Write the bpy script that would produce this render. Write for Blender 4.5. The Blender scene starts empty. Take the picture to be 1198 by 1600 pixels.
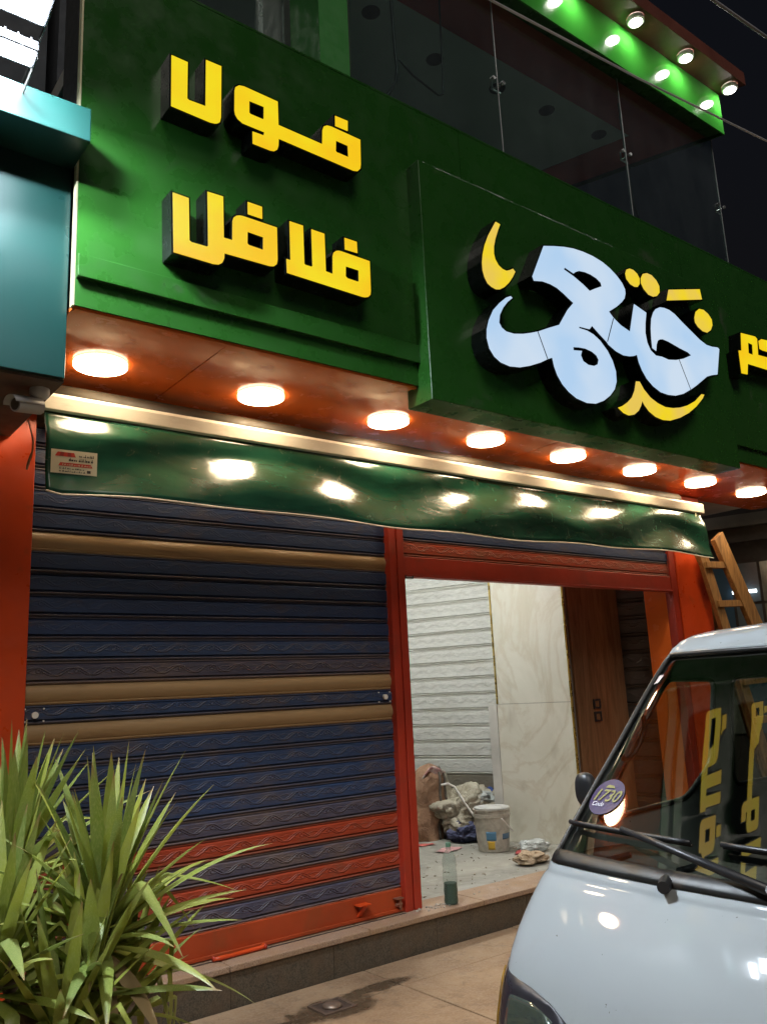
import bpy, bmesh, math, random
from mathutils import Vector, Matrix, noise
from mathutils.geometry import tessellate_polygon, delaunay_2d_cdt

random.seed(7)
SC = bpy.context.scene
COL = SC.collection
PI = math.pi

# strengths of sky, stand-in sun for street light, and lamps
SKY_STRENGTH, SUN_STRENGTH = 0.35, 1.15
LAMP, FLOOD, SPOTS, ROOM_LAMP, LETTER = 66.0, 1650.0, 150.0, 330.0, 1.0

# ------------------------------------------------------------------ camera
cam_data = bpy.data.cameras.new('camera')
cam = bpy.data.objects.new('camera', cam_data)
COL.objects.link(cam)
YAW, PITCH, ROLL = math.radians(37.9468), math.radians(12.0421), math.radians(-2.7098)
fw = Vector((math.sin(YAW) * math.cos(PITCH), math.cos(YAW) * math.cos(PITCH), math.sin(PITCH)))
rt = Vector((math.cos(YAW), -math.sin(YAW), 0))
up = rt.cross(fw)
r2 = rt * math.cos(ROLL) + up * math.sin(ROLL)
u2 = -rt * math.sin(ROLL) + up * math.cos(ROLL)
m3 = Matrix((r2, u2, -fw)).transposed()
cam.matrix_world = Matrix.Translation((0, -4.46, 1.55)) @ m3.to_4x4()
cam_data.sensor_fit = 'HORIZONTAL'
cam_data.sensor_width = 36
cam_data.lens = 36 * 1311.93 / 1198
cam_data.clip_start = 0.05
cam_data.clip_end = 2000
SC.camera = cam

# ------------------------------------------------------------------ world, sun, exposure
SUN_EL, SUN_AZ = math.radians(46), math.radians(200)
w = bpy.data.worlds.new('World')
SC.world = w
w.use_nodes = True
nt = w.node_tree
bg = nt.nodes['Background']
sky = nt.nodes.new('ShaderNodeTexSky')
sky.sky_type = 'NISHITA'
sky.sun_disc = False
sky.sun_elevation = math.radians(-4)
sky.sun_rotation = SUN_AZ
nt.links.new(sky.outputs[0], bg.inputs[0])
bg.inputs[1].default_value = SKY_STRENGTH
sl = bpy.data.lights.new('sun', 'SUN')  # added sun lamp, stands in for the unseen street lighting
sl.energy = SUN_STRENGTH
sl.angle = math.radians(25)
sl.color = (1.0, 0.92, 0.82)
sun = bpy.data.objects.new('sun', sl)
COL.objects.link(sun)
sd = Vector((math.sin(SUN_AZ) * math.cos(SUN_EL), math.cos(SUN_AZ) * math.cos(SUN_EL), math.sin(SUN_EL)))
sun.rotation_euler = sd.to_track_quat('Z', 'Y').to_euler()
sun.location = (-3, -8, 12)
SC.view_settings.view_transform = 'Standard'
SC.view_settings.look = 'None'
SC.view_settings.exposure = 0.0
SC.view_settings.gamma = 1.0
SC.view_settings.use_curve_mapping = False
SC.cycles.use_denoising = True
SC.cycles.max_bounces = 6
SC.cycles.use_adaptive_sampling = True
SC.cycles.adaptive_threshold = 0.02
SC.cycles.transparent_max_bounces = 12
SC.cycles.sample_clamp_indirect = 3.0
SC.cycles.sample_clamp_direct = 14.0
SC.cycles.caustics_reflective = False
SC.cycles.caustics_refractive = False

# ------------------------------------------------------------------ node helpers
class NB:
    def __init__(self, name):
        self.m = bpy.data.materials.new(name)
        self.m.use_nodes = True
        self.t = self.m.node_tree
        self.b = self.t.nodes['Principled BSDF']
        self.out = self.t.nodes['Material Output']
    def n(self, typ, **kw):
        x = self.t.nodes.new(typ)
        for k, v in kw.items():
            setattr(x, k, v)
        return x
    def put(self, sock, v):
        if isinstance(v, bpy.types.NodeSocket):
            self.t.links.new(v, sock)
        else:
            sock.default_value = v
    def math(self, op, a, b=0.0, c=0.0, clamp=False):
        x = self.n('ShaderNodeMath', operation=op, use_clamp=clamp)
        for i, v in enumerate((a, b, c)):
            self.put(x.inputs[i], v)
        return x.outputs[0]
    def mix(self, f, a, b, typ='MIX'):
        x = self.n('ShaderNodeMix', data_type='RGBA', blend_type=typ)
        self.put(x.inputs[0], f)
        self.put(x.inputs[6], (*a, 1) if isinstance(a, tuple) and len(a) == 3 else a)
        self.put(x.inputs[7], (*b, 1) if isinstance(b, tuple) and len(b) == 3 else b)
        return x.outputs[2]
    def pos(self):
        return self.n('ShaderNodeNewGeometry').outputs['Position']
    def obj(self):
        return self.n('ShaderNodeTexCoord').outputs['Object']
    def mapped(self, vec, scale=(1, 1, 1), loc=(0, 0, 0)):
        x = self.n('ShaderNodeMapping')
        self.put(x.inputs[0], vec)
        x.inputs['Scale'].default_value = scale
        x.inputs['Location'].default_value = loc
        return x.outputs[0]
    def noise(self, vec, scale, detail=4, rough=.55, dist=0):
        x = self.n('ShaderNodeTexNoise')
        self.put(x.inputs['Vector'], vec)
        x.inputs['Scale'].default_value = scale
        x.inputs['Detail'].default_value = detail
        x.inputs['Roughness'].default_value = rough
        x.inputs['Distortion'].default_value = dist
        return x.outputs[0]
    def ramp(self, v, lo, hi, a=0.0, b=1.0):
        x = self.n('ShaderNodeMapRange', clamp=True)
        self.put(x.inputs[0], v)
        x.inputs[1].default_value = lo
        x.inputs[2].default_value = hi
        x.inputs[3].default_value = a
        x.inputs[4].default_value = b
        return x.outputs[0]
    def sep(self, vec):
        x = self.n('ShaderNodeSeparateXYZ')
        self.put(x.inputs[0], vec)
        return x.outputs
    def bump(self, h, strength=.5, dist=.01, normal=None):
        x = self.n('ShaderNodeBump')
        self.put(x.inputs['Height'], h)
        x.inputs['Strength'].default_value = strength
        x.inputs['Distance'].default_value = dist
        if normal is not None:
            self.put(x.inputs['Normal'], normal)
        return x.outputs[0]
    def set(self, **kw):
        for k, v in kw.items():
            s = self.b.inputs[k.replace('_', ' ')]
            self.put(s, (*v, 1) if isinstance(v, tuple) and len(v) == 3 and s.type == 'RGBA' else v)
        return self.m

def mat(name, col, rough=.5, metal=0.0, var=.25, vscale=2.5, bump=0.0, bscale=60, dirt=None, damt=.4, dscale=3.0,
        spec=.5, coat=0.0, rvar=.12, stretch=(1, 1, 1), bdist=.004):
    b = NB(name)
    p = b.mapped(b.pos(), stretch)
    n1 = b.noise(p, vscale, 6, .6)
    dk = tuple(c * (1 - var) for c in col)
    lt = tuple(min(1, c * (1 + var * .6)) for c in col)
    c = b.mix(b.ramp(n1, .3, .7), dk, lt)
    if dirt:
        n2 = b.noise(p, dscale, 8, .68, .6)
        c = b.mix(b.ramp(n2, .62 - damt * .35, .75, 0, .85), c, dirt)
    n3 = b.noise(p, vscale * 6, 4)
    r = b.ramp(n3, .3, .7, max(.02, rough - rvar), min(1, rough + rvar))
    b.set(Base_Color=c, Roughness=r, Metallic=metal, Specular_IOR_Level=spec, Coat_Weight=coat)
    if bump:
        b.set(Normal=b.bump(b.noise(p, bscale, 6, .6), bump, bdist))
    return b.m

def emis(name, c1, c2, strength, scale=6.0):
    b = NB(name)
    n1 = b.noise(b.pos(), scale, 2, .4)
    c = b.mix(b.ramp(n1, .35, .65), c1, c2)
    b.set(Base_Color=(.02, .02, .02), Roughness=.35, Emission_Color=c, Emission_Strength=strength)
    return b.m

# ------------------------------------------------------------------ mesh helpers
class MB:
    def __init__(self):
        self.v = []
        self.f = []
    def add(self, vs, fs):
        k = len(self.v)
        self.v += [tuple(p) for p in vs]
        self.f += [tuple(i + k for i in q) for q in fs]
        return self
    def box(self, x0, x1, y0, y1, z0, z1):
        vs = [(x, y, z) for z in (z0, z1) for y in (y0, y1) for x in (x0, x1)]
        return self.add(vs, [(0, 2, 3, 1), (4, 5, 7, 6), (0, 1, 5, 4), (2, 6, 7, 3), (0, 4, 6, 2), (1, 3, 7, 5)])
    def obox(self, c, ax, ay, az, hx, hy, hz):
        c, ax, ay, az = Vector(c), Vector(ax).normalized(), Vector(ay).normalized(), Vector(az).normalized()
        vs = [c + ax * x * hx + ay * y * hy + az * z * hz for z in (-1, 1) for y in (-1, 1) for x in (-1, 1)]
        return self.add(vs, [(0, 2, 3, 1), (4, 5, 7, 6), (0, 1, 5, 4), (2, 6, 7, 3), (0, 4, 6, 2), (1, 3, 7, 5)])
    def beam(self, a, b, wd, th, side=(0, 1, 0)):
        a, b = Vector(a), Vector(b)
        d = b - a
        s = Vector(side)
        s = (s - d.normalized() * s.dot(d.normalized())).normalized()
        return self.obox((a + b) / 2, d, s, d.cross(s), d.length / 2, th / 2, wd / 2)
    def tube(self, pts, r, n=8, caps=True, closed=False):
        pts = [Vector(p) for p in pts]
        m = len(pts)
        rs = r if isinstance(r, (list, tuple)) else [r] * m
        t0 = (pts[1] - pts[0]).normalized()
        u = t0.orthogonal().normalized()
        vs, fs = [], []
        for i, p in enumerate(pts):
            if closed:
                t = (pts[(i + 1) % m] - pts[i - 1]).normalized()
            else:
                t = (pts[min(m - 1, i + 1)] - pts[max(0, i - 1)]).normalized()
            u = (u - t * u.dot(t)).normalized()
            w_ = t.cross(u)
            for k in range(n):
                a = 2 * PI * k / n
                vs.append(p + (u * math.cos(a) + w_ * math.sin(a)) * rs[i])
        for i in range(m if closed else m - 1):
            j = (i + 1) % m
            for k in range(n):
                fs.append((i * n + k, i * n + (k + 1) % n, j * n + (k + 1) % n, j * n + k))
        if caps and not closed:
            fs.append(tuple(range(n - 1, -1, -1)))
            fs.append(tuple((m - 1) * n + k for k in range(n)))
        return self.add(vs, fs)
    def lathe(self, prof, c=(0, 0, 0), n=24, axis='Z', capa=True, capb=True):
        vs, fs = [], []
        for r, h in prof:
            for k in range(n):
                a = 2 * PI * k / n
                x, y = r * math.cos(a), r * math.sin(a)
                p = {'Z': (x, y, h), 'Y': (x, h, y), 'X': (h, x, y)}[axis]
                vs.append((p[0] + c[0], p[1] + c[1], p[2] + c[2]))
        m = len(prof)
        for i in range(m - 1):
            for k in range(n):
                fs.append((i * n + k, i * n + (k + 1) % n, (i + 1) * n + (k + 1) % n, (i + 1) * n + k))
        if capa:
            fs.append(tuple(range(n - 1, -1, -1)))
        if capb:
            fs.append(tuple((m - 1) * n + k for k in range(n)))
        return self.add(vs, fs)
    def prism(self, loops, y0, y1, to=None):
        """loops: outer + holes as (a,b) pairs; extruded from y0 to y1."""
        to = to or (lambda a, y, b: (a, y, b))
        flat = [p for L in loops for p in L]
        tris = tessellate_polygon([[Vector((p[0], p[1], 0)) for p in L] for L in loops])
        n = len(flat)
        vs = [to(p[0], y0, p[1]) for p in flat] + [to(p[0], y1, p[1]) for p in flat]
        fs = [tuple(t) for t in tris] + [tuple(i + n for i in reversed(t)) for t in tris]
        k = 0
        for L in loops:
            m = len(L)
            for i in range(m):
                a, b = k + i, k + (i + 1) % m
                fs.append((a, b, b + n, a + n))
            k += m
        return self.add(vs, fs)
    def grid(self, fn, nu, nv, skip=None):
        vs = [fn(i / nu, j / nv) for j in range(nv + 1) for i in range(nu + 1)]
        fs = []
        for j in range(nv):
            for i in range(nu):
                if skip and skip(i, j):
                    continue
                a = j * (nu + 1) + i
                fs.append((a, a + 1, a + nu + 2, a + nu + 1))
        return self.add(vs, fs)
    def mesh(self, name, material, off=(0, 0, 0), smooth=False, recalc=True):
        me = bpy.data.meshes.new(name)
        me.from_pydata([(p[0] - off[0], p[1] - off[1], p[2] - off[2]) for p in self.v], [], self.f)
        if recalc:
            bm = bmesh.new()
            bm.from_mesh(me)
            bmesh.ops.recalc_face_normals(bm, faces=bm.faces)
            bm.to_mesh(me)
            bm.free()
        me.materials.append(material)
        if smooth:
            for p in me.polygons:
                p.use_smooth = True
            if smooth != True:
                me.set_sharp_from_angle(angle=math.radians(smooth))
        me.update()
        return me
    def build(self, name, material, parent=None, smooth=False, bevel=0, label=None, cat=None, group=None, kind=None,
              recalc=True, solid=0):
        if parent is None:
            xs, ys, zs = zip(*self.v)
            off = ((min(xs) + max(xs)) / 2, (min(ys) + max(ys)) / 2, min(zs))
        else:
            off = wloc(parent)
        o = bpy.data.objects.new(name, self.mesh(name, material, off, smooth, recalc))
        COL.objects.link(o)
        if parent is None:
            o.location = off
        else:
            o.parent = parent
        if solid:
            md = o.modifiers.new('solid', 'SOLIDIFY')
            md.thickness = solid
            md.offset = 0
        if bevel:
            md = o.modifiers.new('bevel', 'BEVEL')
            md.width = bevel
            md.segments = 2
            md.limit_method = 'ANGLE'
            md.angle_limit = math.radians(40)
        tag(o, label, cat, group, kind)
        return o

def wloc(o):
    l = Vector((0, 0, 0))
    while o is not None:
        l = l + o.location
        o = o.parent
    return l

def tag(o, label=None, cat=None, group=None, kind=None):
    for k, v in (('label', label), ('category', cat), ('group', group), ('kind', kind)):
        if v:
            o[k] = v
    return o

def thing(name, label, cat, loc=(0, 0, 0), group=None, kind=None):
    o = bpy.data.objects.new(name, None)
    o.empty_display_size = .1
    COL.objects.link(o)
    o.location = loc
    return tag(o, label, cat, group, kind)

def part(name, me, parent, wpos, rot=None):
    o = bpy.data.objects.new(name, me)
    COL.objects.link(o)
    o.parent = parent
    o.location = Vector(wpos) - wloc(parent)
    if rot is not None:
        o.rotation_euler = rot
    return o

def box(*a):
    return MB().box(*a)

def offset_loop(L, d):
    """offset a closed polygon outward by d (hole loops: pass -d)."""
    n = len(L)
    area = sum(L[i][0] * L[(i + 1) % n][1] - L[(i + 1) % n][0] * L[i][1] for i in range(n))
    s = 1 if area > 0 else -1
    out = []
    for i in range(n):
        p0, p1, p2 = Vector(L[i - 1]), Vector(L[i]), Vector(L[(i + 1) % n])
        a, b = (p1 - p0).normalized(), (p2 - p1).normalized()
        na, nb = Vector((a.y, -a.x)) * s, Vector((b.y, -b.x)) * s
        m = na + nb
        if m.length < 1e-4:
            m = na
        m.normalize()
        k = d / max(.45, m.dot(na))
        out.append((p1.x + m.x * k, p1.y + m.y * k))
    return out
# ------------------------------------------------------------------ materials
GREEN = (.015, .078, .010)
M = {}
M['green'] = mat('green_panel', GREEN, .30, var=.10, vscale=1.2, bump=.03, bscale=25, dirt=(.06, .09, .05), damt=.0, spec=.5)
M['green_gloss'] = mat('green_gloss_panel', (.045, .30, .035), .10, var=.08, vscale=1.2, spec=.6, coat=.5, rvar=.04)
M['teal'] = mat('teal_panel', (.0055, .030, .026), .30, var=.05, vscale=.6, bump=.02, bscale=6, rvar=.04)
M['dark_green'] = mat('dark_green_paint', (.012, .045, .032), .45)
M['orange_panel'] = mat('orange_panel', (.80, .165, .028), .20, var=.12, vscale=1.5, dirt=(.35, .10, .04), damt=.0, spec=.5)
M['orange_paint'] = mat('orange_paint', (.60, .062, .010), .38, var=.14, dirt=(.28, .07, .02), damt=.12, bump=.04, bscale=40)
M['red_paint'] = mat('red_oxide_paint', (.36, .030, .012), .45, var=.22, dirt=(.16, .05, .03), damt=.2, bump=.08, bscale=30)
M['brown_red'] = mat('red_brown_panel', (.46, .070, .055), .45)
M['grey_ceiling'] = mat('grey_ceiling', (.55, .58, .58), .55, var=.08)
M['core'] = mat('dark_core', (.03, .03, .03), .7)
M['cream_edge'] = mat('cream_edge', (.75, .70, .45), .5)
M['black_trim'] = mat('black_trim', (.012, .012, .013), .30, rvar=.05)
M['letter_side'] = mat('letter_side', (.003, .004, .0035), .25, rvar=.05, spec=.25)
M['concrete'] = mat('concrete_wall', (.24, .22, .20), .85, bump=.2, bscale=20)
M['plaster'] = mat('white_plaster', (.62, .61, .57), .8, bump=.1, bscale=25)
M['neighbour_wall'] = mat('neighbour_render', (.055, .062, .075), .8, bump=.2, bscale=15)
M['asphalt'] = mat('asphalt', (.055, .050, .045), .9, bump=.4, bscale=90)
M['steel'] = mat('steel', (.55, .55, .56), .32, 1.0, dirt=(.2, .17, .14), damt=.2)
M['dark_steel'] = mat('dark_steel', (.06, .055, .05), .5, .6)
M['alu'] = mat('cream_aluminium', (.80, .74, .62), .30, var=.06, dirt=(.5, .4, .28), damt=.1, stretch=(.3, 1, 1))
M['grey_plastic'] = mat('grey_plastic', (.42, .42, .44), .40, var=.1)
M['white_plastic'] = mat('white_plastic', (.78, .76, .72), .4, var=.05)
M['glass_dark'] = mat('dark_glass', (.01, .012, .014), .06)
M['black_plastic'] = mat('black_plastic', (.016, .016, .018), .42, var=.2)
M['rubber'] = mat('rubber', (.012, .012, .012), .40, var=.3, dirt=(.10, .07, .05), damt=.1)

# granite of the doorstep
def granite(name, c1, c2, dust_haze):
    b = NB(name)
    p = b.pos()
    sp = b.noise(p, 160, 3, .7)
    c = b.mix(b.ramp(sp, .38, .62), c1, c2)
    c = b.mix(b.ramp(b.noise(p, 5, 7, .7), .42, .68, 0, .8), c, dust_haze)
    b.set(Base_Color=c, Roughness=b.ramp(b.noise(p, 9, 4), .3, .7, .45, .85), Normal=b.bump(sp, .12, .002))
    return b.m
M['tread'] = granite('tread_granite', (.20, .125, .085), (.42, .29, .20), (.33, .20, .10))
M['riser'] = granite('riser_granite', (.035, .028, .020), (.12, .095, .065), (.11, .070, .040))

# pavement with one wet stain round the drain
def paving():
    b = NB('pavement_slab')
    p = b.pos()
    c = b.mix(b.ramp(b.noise(p, 1.6, 8, .65), .3, .7), (.20, .118, .062), (.37, .245, .140))
    c = b.mix(b.ramp(b.noise(p, 60, 5, .7), .45, .75, 0, .5), c, (.44, .33, .23))
    c = b.mix(b.ramp(b.noise(p, 5, 10, .8), .52, .68, 0, .65), c, (.10, .068, .042))
    xyz = b.sep(p)
    def ell(cx, cy, rx, ry):
        dx = b.math('DIVIDE', b.math('SUBTRACT', xyz[0], cx), rx)
        dy = b.math('DIVIDE', b.math('SUBTRACT', xyz[1], cy), ry)
        return b.math('ADD', b.math('MULTIPLY', dx, dx), b.math('MULTIPLY', dy, dy))
    d = b.math('MINIMUM', ell(2.58, -.56, .34, .17), ell(2.92, -.47, .28, .07))
    d = b.math('MINIMUM', d, ell(2.12, -.60, .45, .10))
    d = b.math('ADD', d, b.math('MULTIPLY', b.noise(p, 8, 8, .75), 2.4))
    wet = b.ramp(d, 1.65, 2.0, 1, 0)
    c = b.mix(b.math('MULTIPLY', wet, .75), c, (.035, .025, .016))
    r = b.math('SUBTRACT', b.ramp(b.noise(p, 12, 4), .3, .7, .6, .9), b.math('MULTIPLY', wet, .5))
    b.set(Base_Color=c, Roughness=r, Normal=b.bump(b.math('ADD', b.noise(p, 38, 9, .75), b.math('MULTIPLY', b.noise(p, 6, 6, .6), 1.5)), .6, .012))
    return b.m
M['paving'] = paving()

def floor_mat():
    b = NB('dusty_floor')
    p = b.pos()
    c = b.mix(b.ramp(b.noise(p, 2.2, 9, .7, .8), .3, .7), (.17, .165, .14), (.40, .385, .34))
    c = b.mix(b.ramp(b.noise(p, 12, 8, .75, 1.5), .58, .70, 0, .7), c, (.55, .52, .47))
    b.set(Base_Color=c, Roughness=.75, Normal=b.bump(b.noise(p, 30, 8, .7), .25, .006))
    return b.m
M['floor'] = floor_mat()

# embossed roller-shutter slats: relief of a running wave with rings, colour of worn paint
def slat_mat(name, col, dust_haze, damt, rough=.52, relief=.8, period=.19, h=.114, metal=0.0):
    b = NB(name)
    o = b.sep(b.obj())
    p = b.pos()
    x = b.math('MULTIPLY', o[0], 2 * PI / period)
    zc = b.math('SUBTRACT', o[2], h * .56)
    def ridge(d, wd):
        return b.math('SUBTRACT', 1.0, b.math('DIVIDE', b.math('ABSOLUTE', d), wd), clamp=True)
    s1 = b.math('MULTIPLY', b.math('SINE', x), .020)
    s2 = b.math('MULTIPLY', b.math('SINE', b.math('ADD', x, .75)), .019)
    s3 = b.math('MULTIPLY', b.math('SINE', b.math('ADD', x, 3.3)), .012)
    hgt = b.math('MAXIMUM', ridge(b.math('SUBTRACT', zc, s1), .0065), ridge(b.math('SUBTRACT', zc, s2), .005))
    hgt = b.math('MAXIMUM', hgt, b.math('MULTIPLY', ridge(b.math('SUBTRACT', zc, s3), .003), .6))
    fx = b.math('SUBTRACT', b.math('MODULO', b.math('ADD', o[0], 19.0 + period * .23), period), period * .5)
    dz = b.math('SUBTRACT', zc, .004)
    rr = b.math('SQRT', b.math('ADD', b.math('MULTIPLY', fx, fx), b.math('MULTIPLY', dz, dz)))
    hgt = b.math('MAXIMUM', hgt, ridge(b.math('SUBTRACT', rr, .010), .0055))
    band = b.math('MULTIPLY', b.ramp(o[2], .028, .036), b.ramp(o[2], h - .026, h - .018, 1, 0))
    hgt = b.math('MULTIPLY', hgt, band)
    n1 = b.noise(b.mapped(p, (1, 1, 2.5)), 2.2, 8, .7)
    n2 = b.noise(b.mapped(p, (2, 2, 14)), 6, 7, .75)
    c = b.mix(b.ramp(n2, .3, .7), tuple(k * .7 for k in col), tuple(k * 1.2 for k in col))
    dm = b.math('ADD', b.ramp(n1, .62 - damt * .45, .74 - damt * .25, 0, .8), b.math('MULTIPLY', hgt, .12), clamp=True)
    c = b.mix(dm, c, dust_haze)
    lip = b.math('MAXIMUM', b.ramp(o[2], .012, .020, 1, 0), b.ramp(o[2], h - .014, h - .006))
    c = b.mix(b.math('MULTIPLY', lip, b.ramp(n2, .25, .6, .15, .75)), c, dust_haze)
    bp = b.bump(b.math('ADD', hgt, b.math('MULTIPLY', b.noise(p, 70, 5, .7), .25)), relief, .008)
    b.set(Base_Color=c, Roughness=b.ramp(n2, .3, .7, rough - .12, rough + .15), Metallic=metal, Normal=bp)
    return b.m
M['slat_blue'] = slat_mat('slat_blue', (.024, .048, .118), (.095, .072, .064), .26, relief=.6)
M['slat_blue_shade'] = slat_mat('slat_blue_in_shade', (.017, .037, .105), (.060, .042, .038), .20, relief=.24)  # blue slats again, with the awning's shade put into a darker colour
M['slat_grey'] = slat_mat('slat_dusty', (.062, .058, .092), (.150, .105, .088), .35, relief=.85)
M['slat_red'] = slat_mat('slat_red', (.34, .042, .013), (.19, .07, .04), .28, relief=.7)
M['slat_gold'] = mat('slat_gold', (.33, .215, .105), .45, .05, var=.15, vscale=3, dirt=(.13, .07, .035), damt=.25, stretch=(.4, 1, 4))
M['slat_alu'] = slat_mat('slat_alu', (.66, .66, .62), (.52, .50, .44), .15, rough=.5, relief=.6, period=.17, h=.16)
M['slat_alu_dark'] = slat_mat('slat_alu_brown', (.20, .185, .15), (.16, .13, .09), .4, rough=.55, relief=.6, period=.17, h=.16)  # darker, browner tone for the lowest slats
M['slat_brown'] = slat_mat('slat_brown', (.055, .042, .034), (.09, .06, .04), .4, relief=.5, period=.17, h=.16)

# ------------------------------------------------------------------ ground
box(-60, 60, -60, 60, -.25, -.03).build('street_ground', M['asphalt'], kind='structure')
pav = box(-3, 12, -6.5, -.19, -.028, -.012).build('pavement', mat('pavement_joint', (.12, .09, .07), .95, bump=.2), kind='structure')
jx = [-3, -1.79, -.58, .63, 1.83, 3.03, 4.23, 5.43, 6.63, 7.83, 9.03, 10.23, 12]
jy = [-.19, -.552, -1.45, -2.35, -3.25, -4.15, -5.05, -6.5]
for i in range(len(jx) - 1):
    for j in range(len(jy) - 1):
        dz = random.uniform(-.003, .002)
        g = .004
        box(jx[i] + g, jx[i + 1] - g, jy[j + 1] + g, jy[j] - g, -.012, dz).build('slab', M['paving'], pav, bevel=.004)

# ------------------------------------------------------------------ doorstep, floor and shop shell
step = thing('doorstep', 'low granite doorstep running along the shop front', 'doorstep', (4.2, 0, 0))
xs = [.9, 2.19, 3.09, 4.0, 4.9, 5.8, 6.7, 8.6]
xr = [.9, 1.45, 2.196, 2.837, 3.6, 4.4, 5.2, 6.1, 7.0, 8.6]
for a, b in zip(xs, xs[1:]):
    box(a + .002, b - .002, -.19, .12, .168, .2 + random.uniform(-.001, .001)).build('tread_slab', M['tread'], step, bevel=.005)
for a, b in zip(xr, xr[1:]):
    box(a + .0015, b - .0015, -.178, -.15, -.02, .1675).build('riser_slab', M['riser'], step)
box(.9, 8.6, -.149, .12, -.02, .167).build('core', M['concrete'], step)
box(1.2, 3.46, -.062, -.05, .2, .2025).build('sill_groove', M['dark_steel'], step)
box(1.0, 6.95, .121, 4.3, .0, .198).build('shop_floor', M['floor'], kind='structure')
SK = Vector((-.354, .935, 0))          # the alley side of the building runs askew
SN = Vector((-.935, -.354, 0))         # its inner normal
K0 = Vector((6.80, .03, 0))
def sk(t, off=0, z=0):
    return K0 + SK * t + SN * off + Vector((0, 0, z))
shell = thing('shop_walls', 'plastered walls and ceiling inside the open shop bay', 'wall', (4, 4.3, .2))
box(1.0, 6.2, 4.3, 4.5, .2, 3.4).build('back_wall', M['plaster'], shell)
box(.85, 1.0, .2, 4.5, .0, 3.4).build('side_wall', M['plaster'], shell)
box(.9, 8.4, -.0, 4.5, 3.28, 3.4).build('ceiling', M['plaster'], shell)
MB().add([sk(.75, -.16, .1), sk(4.7, -.16, .1), sk(4.7, -.34, .1), sk(.75, -.34, .1), sk(.75, -.16, 3.27), sk(4.7, -.16, 3.27), sk(4.7, -.34, 3.27), sk(.75, -.34, 3.27)],
         [(0, 1, 2, 3), (4, 5, 6, 7), (0, 1, 5, 4), (1, 2, 6, 5), (2, 3, 7, 6), (3, 0, 4, 7)]).build('alley_wall', M['plaster'], shell)

# pilasters and header, painted orange
pl = thing('corner_pilaster', 'orange painted pilaster left of the blue shutter', 'pilaster', (1.1, 0, .2))
box(.99, 1.168, -.035, .2, .2, 3.24).build('pilaster_body', M['orange_paint'], pl, bevel=.004)
pr = thing('corner_pilaster', 'wide orange pilaster right of the open bay beside the ladder', 'pilaster', (7.1, 0, .2))
box(6.845, 7.345, -.03, .22, .2, 3.24).build('pilaster_body', M['orange_paint'], pr, bevel=.004)
MB().obox(sk(.14, -.02, 1.7), SK, SN, (0, 0, 1), .10, .05, 1.5).build('return_face', M['orange_panel'], pr)
hd = thing('shutter_header', 'dark steel header housing above the shutters under the awning', 'header', (4, 0, 2.98))
box(1.17, 6.84, .06, .20, 2.98, 3.24).build('housing', M['dark_steel'], hd)
box(1.17, 6.84, -.03, .055, 3.02, 3.235).build('cover_plate', mat('brown_cover', (.10, .055, .035), .5, dirt=(.05, .04, .03), damt=.3), hd)

# ------------------------------------------------------------------ roller shutters
def slat_mesh(name, material, w_, h, bulge=False):
    if bulge:
        pr_ = [(0, 0), (-.006, .003), (-.008, .010), (-.002, .014)] + \
              [(-.004 - .016 * math.sin(PI * k / 7), .016 + (h - .022) * k / 7) for k in range(8)] + [(0, h)]
    else:
        pr_ = [(0, 0), (-.008, .003), (-.012, .009), (-.008, .015), (.002, .017), (.002, .021), (-.013, .026),
               (-.014, h - .020), (-.003, h - .015), (.002, h - .011), (-.005, h - .008), (-.004, h - .002), (0, h)]
    m_ = MB()
    n = len(pr_)
    m_.add([(sx, y, z) for sx in (-w_ / 2, w_ / 2) for y, z in pr_], [(i, i + 1, n + i + 1, n + i) for i in range(n - 1)])
    me = m_.mesh(name, material, smooth=50)
    return me

shL = thing('roller_shutter', 'closed blue roller shutter with three gold slats and red patches', 'shutter', (2.32, 0, .2))
X0, X1 = 1.172, 3.472
cache = {}
def slat(parent, kind, z0, z1, x0, x1, y, bulge=False, mname='slat', rot=None, c=None):
    h = round(z1 - z0, 4)
    key = (kind, h, round(x1 - x0, 3), bulge)
    if key not in cache:
        cache[key] = slat_mesh('slat', M[kind], x1 - x0, h, bulge)
    return part(mname, cache[key], parent, c if c is not None else ((x0 + x1) / 2, y, z0), rot)
zz = .34
pat = ['slat_grey', 'slat_red', 'slat_grey', 'slat_red', 'slat_grey', 'slat_blue', 'slat_blue', 'slat_blue', 'slat_blue']
for k in pat:
    slat(shL, k, zz, zz + .114, X0, X1, .012)
    zz += .114
slat(shL, 'slat_gold', zz, zz + .1, X0, X1, .012, True); zz += .1
slat(shL, 'slat_blue', zz, zz + .094, X0, X1, .012); zz += .094
slat(shL, 'slat_gold', zz, zz + .1, X0, X1, .012, True); zz += .1
for k in range(6):
    slat(shL, 'slat_blue_shade' if k > 1 else 'slat_grey' if k == 0 else 'slat_blue', zz, zz + .114, X0, X1, .012); zz += .114
slat(shL, 'slat_gold', zz, zz + .1, X0, X1, .012, True); zz += .1
for k in range(5):
    slat(shL, 'slat_blue_shade', zz, zz + .114, X0, X1, .012); zz += .114
br = MB()
M['rail'] = mat('rail_orange', (.38, .052, .012), .45, dirt=(.20, .06, .02), damt=.3, bump=.05)
br.box(X0, X1, -.012, .03, .212, .338).build('bottom_rail', M['rail'], shL, bevel=.005)
box(X0, X1, -.028, -.0125, .206, .225).build('rail_lip', M['rail'], shL, bevel=.003)
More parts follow.
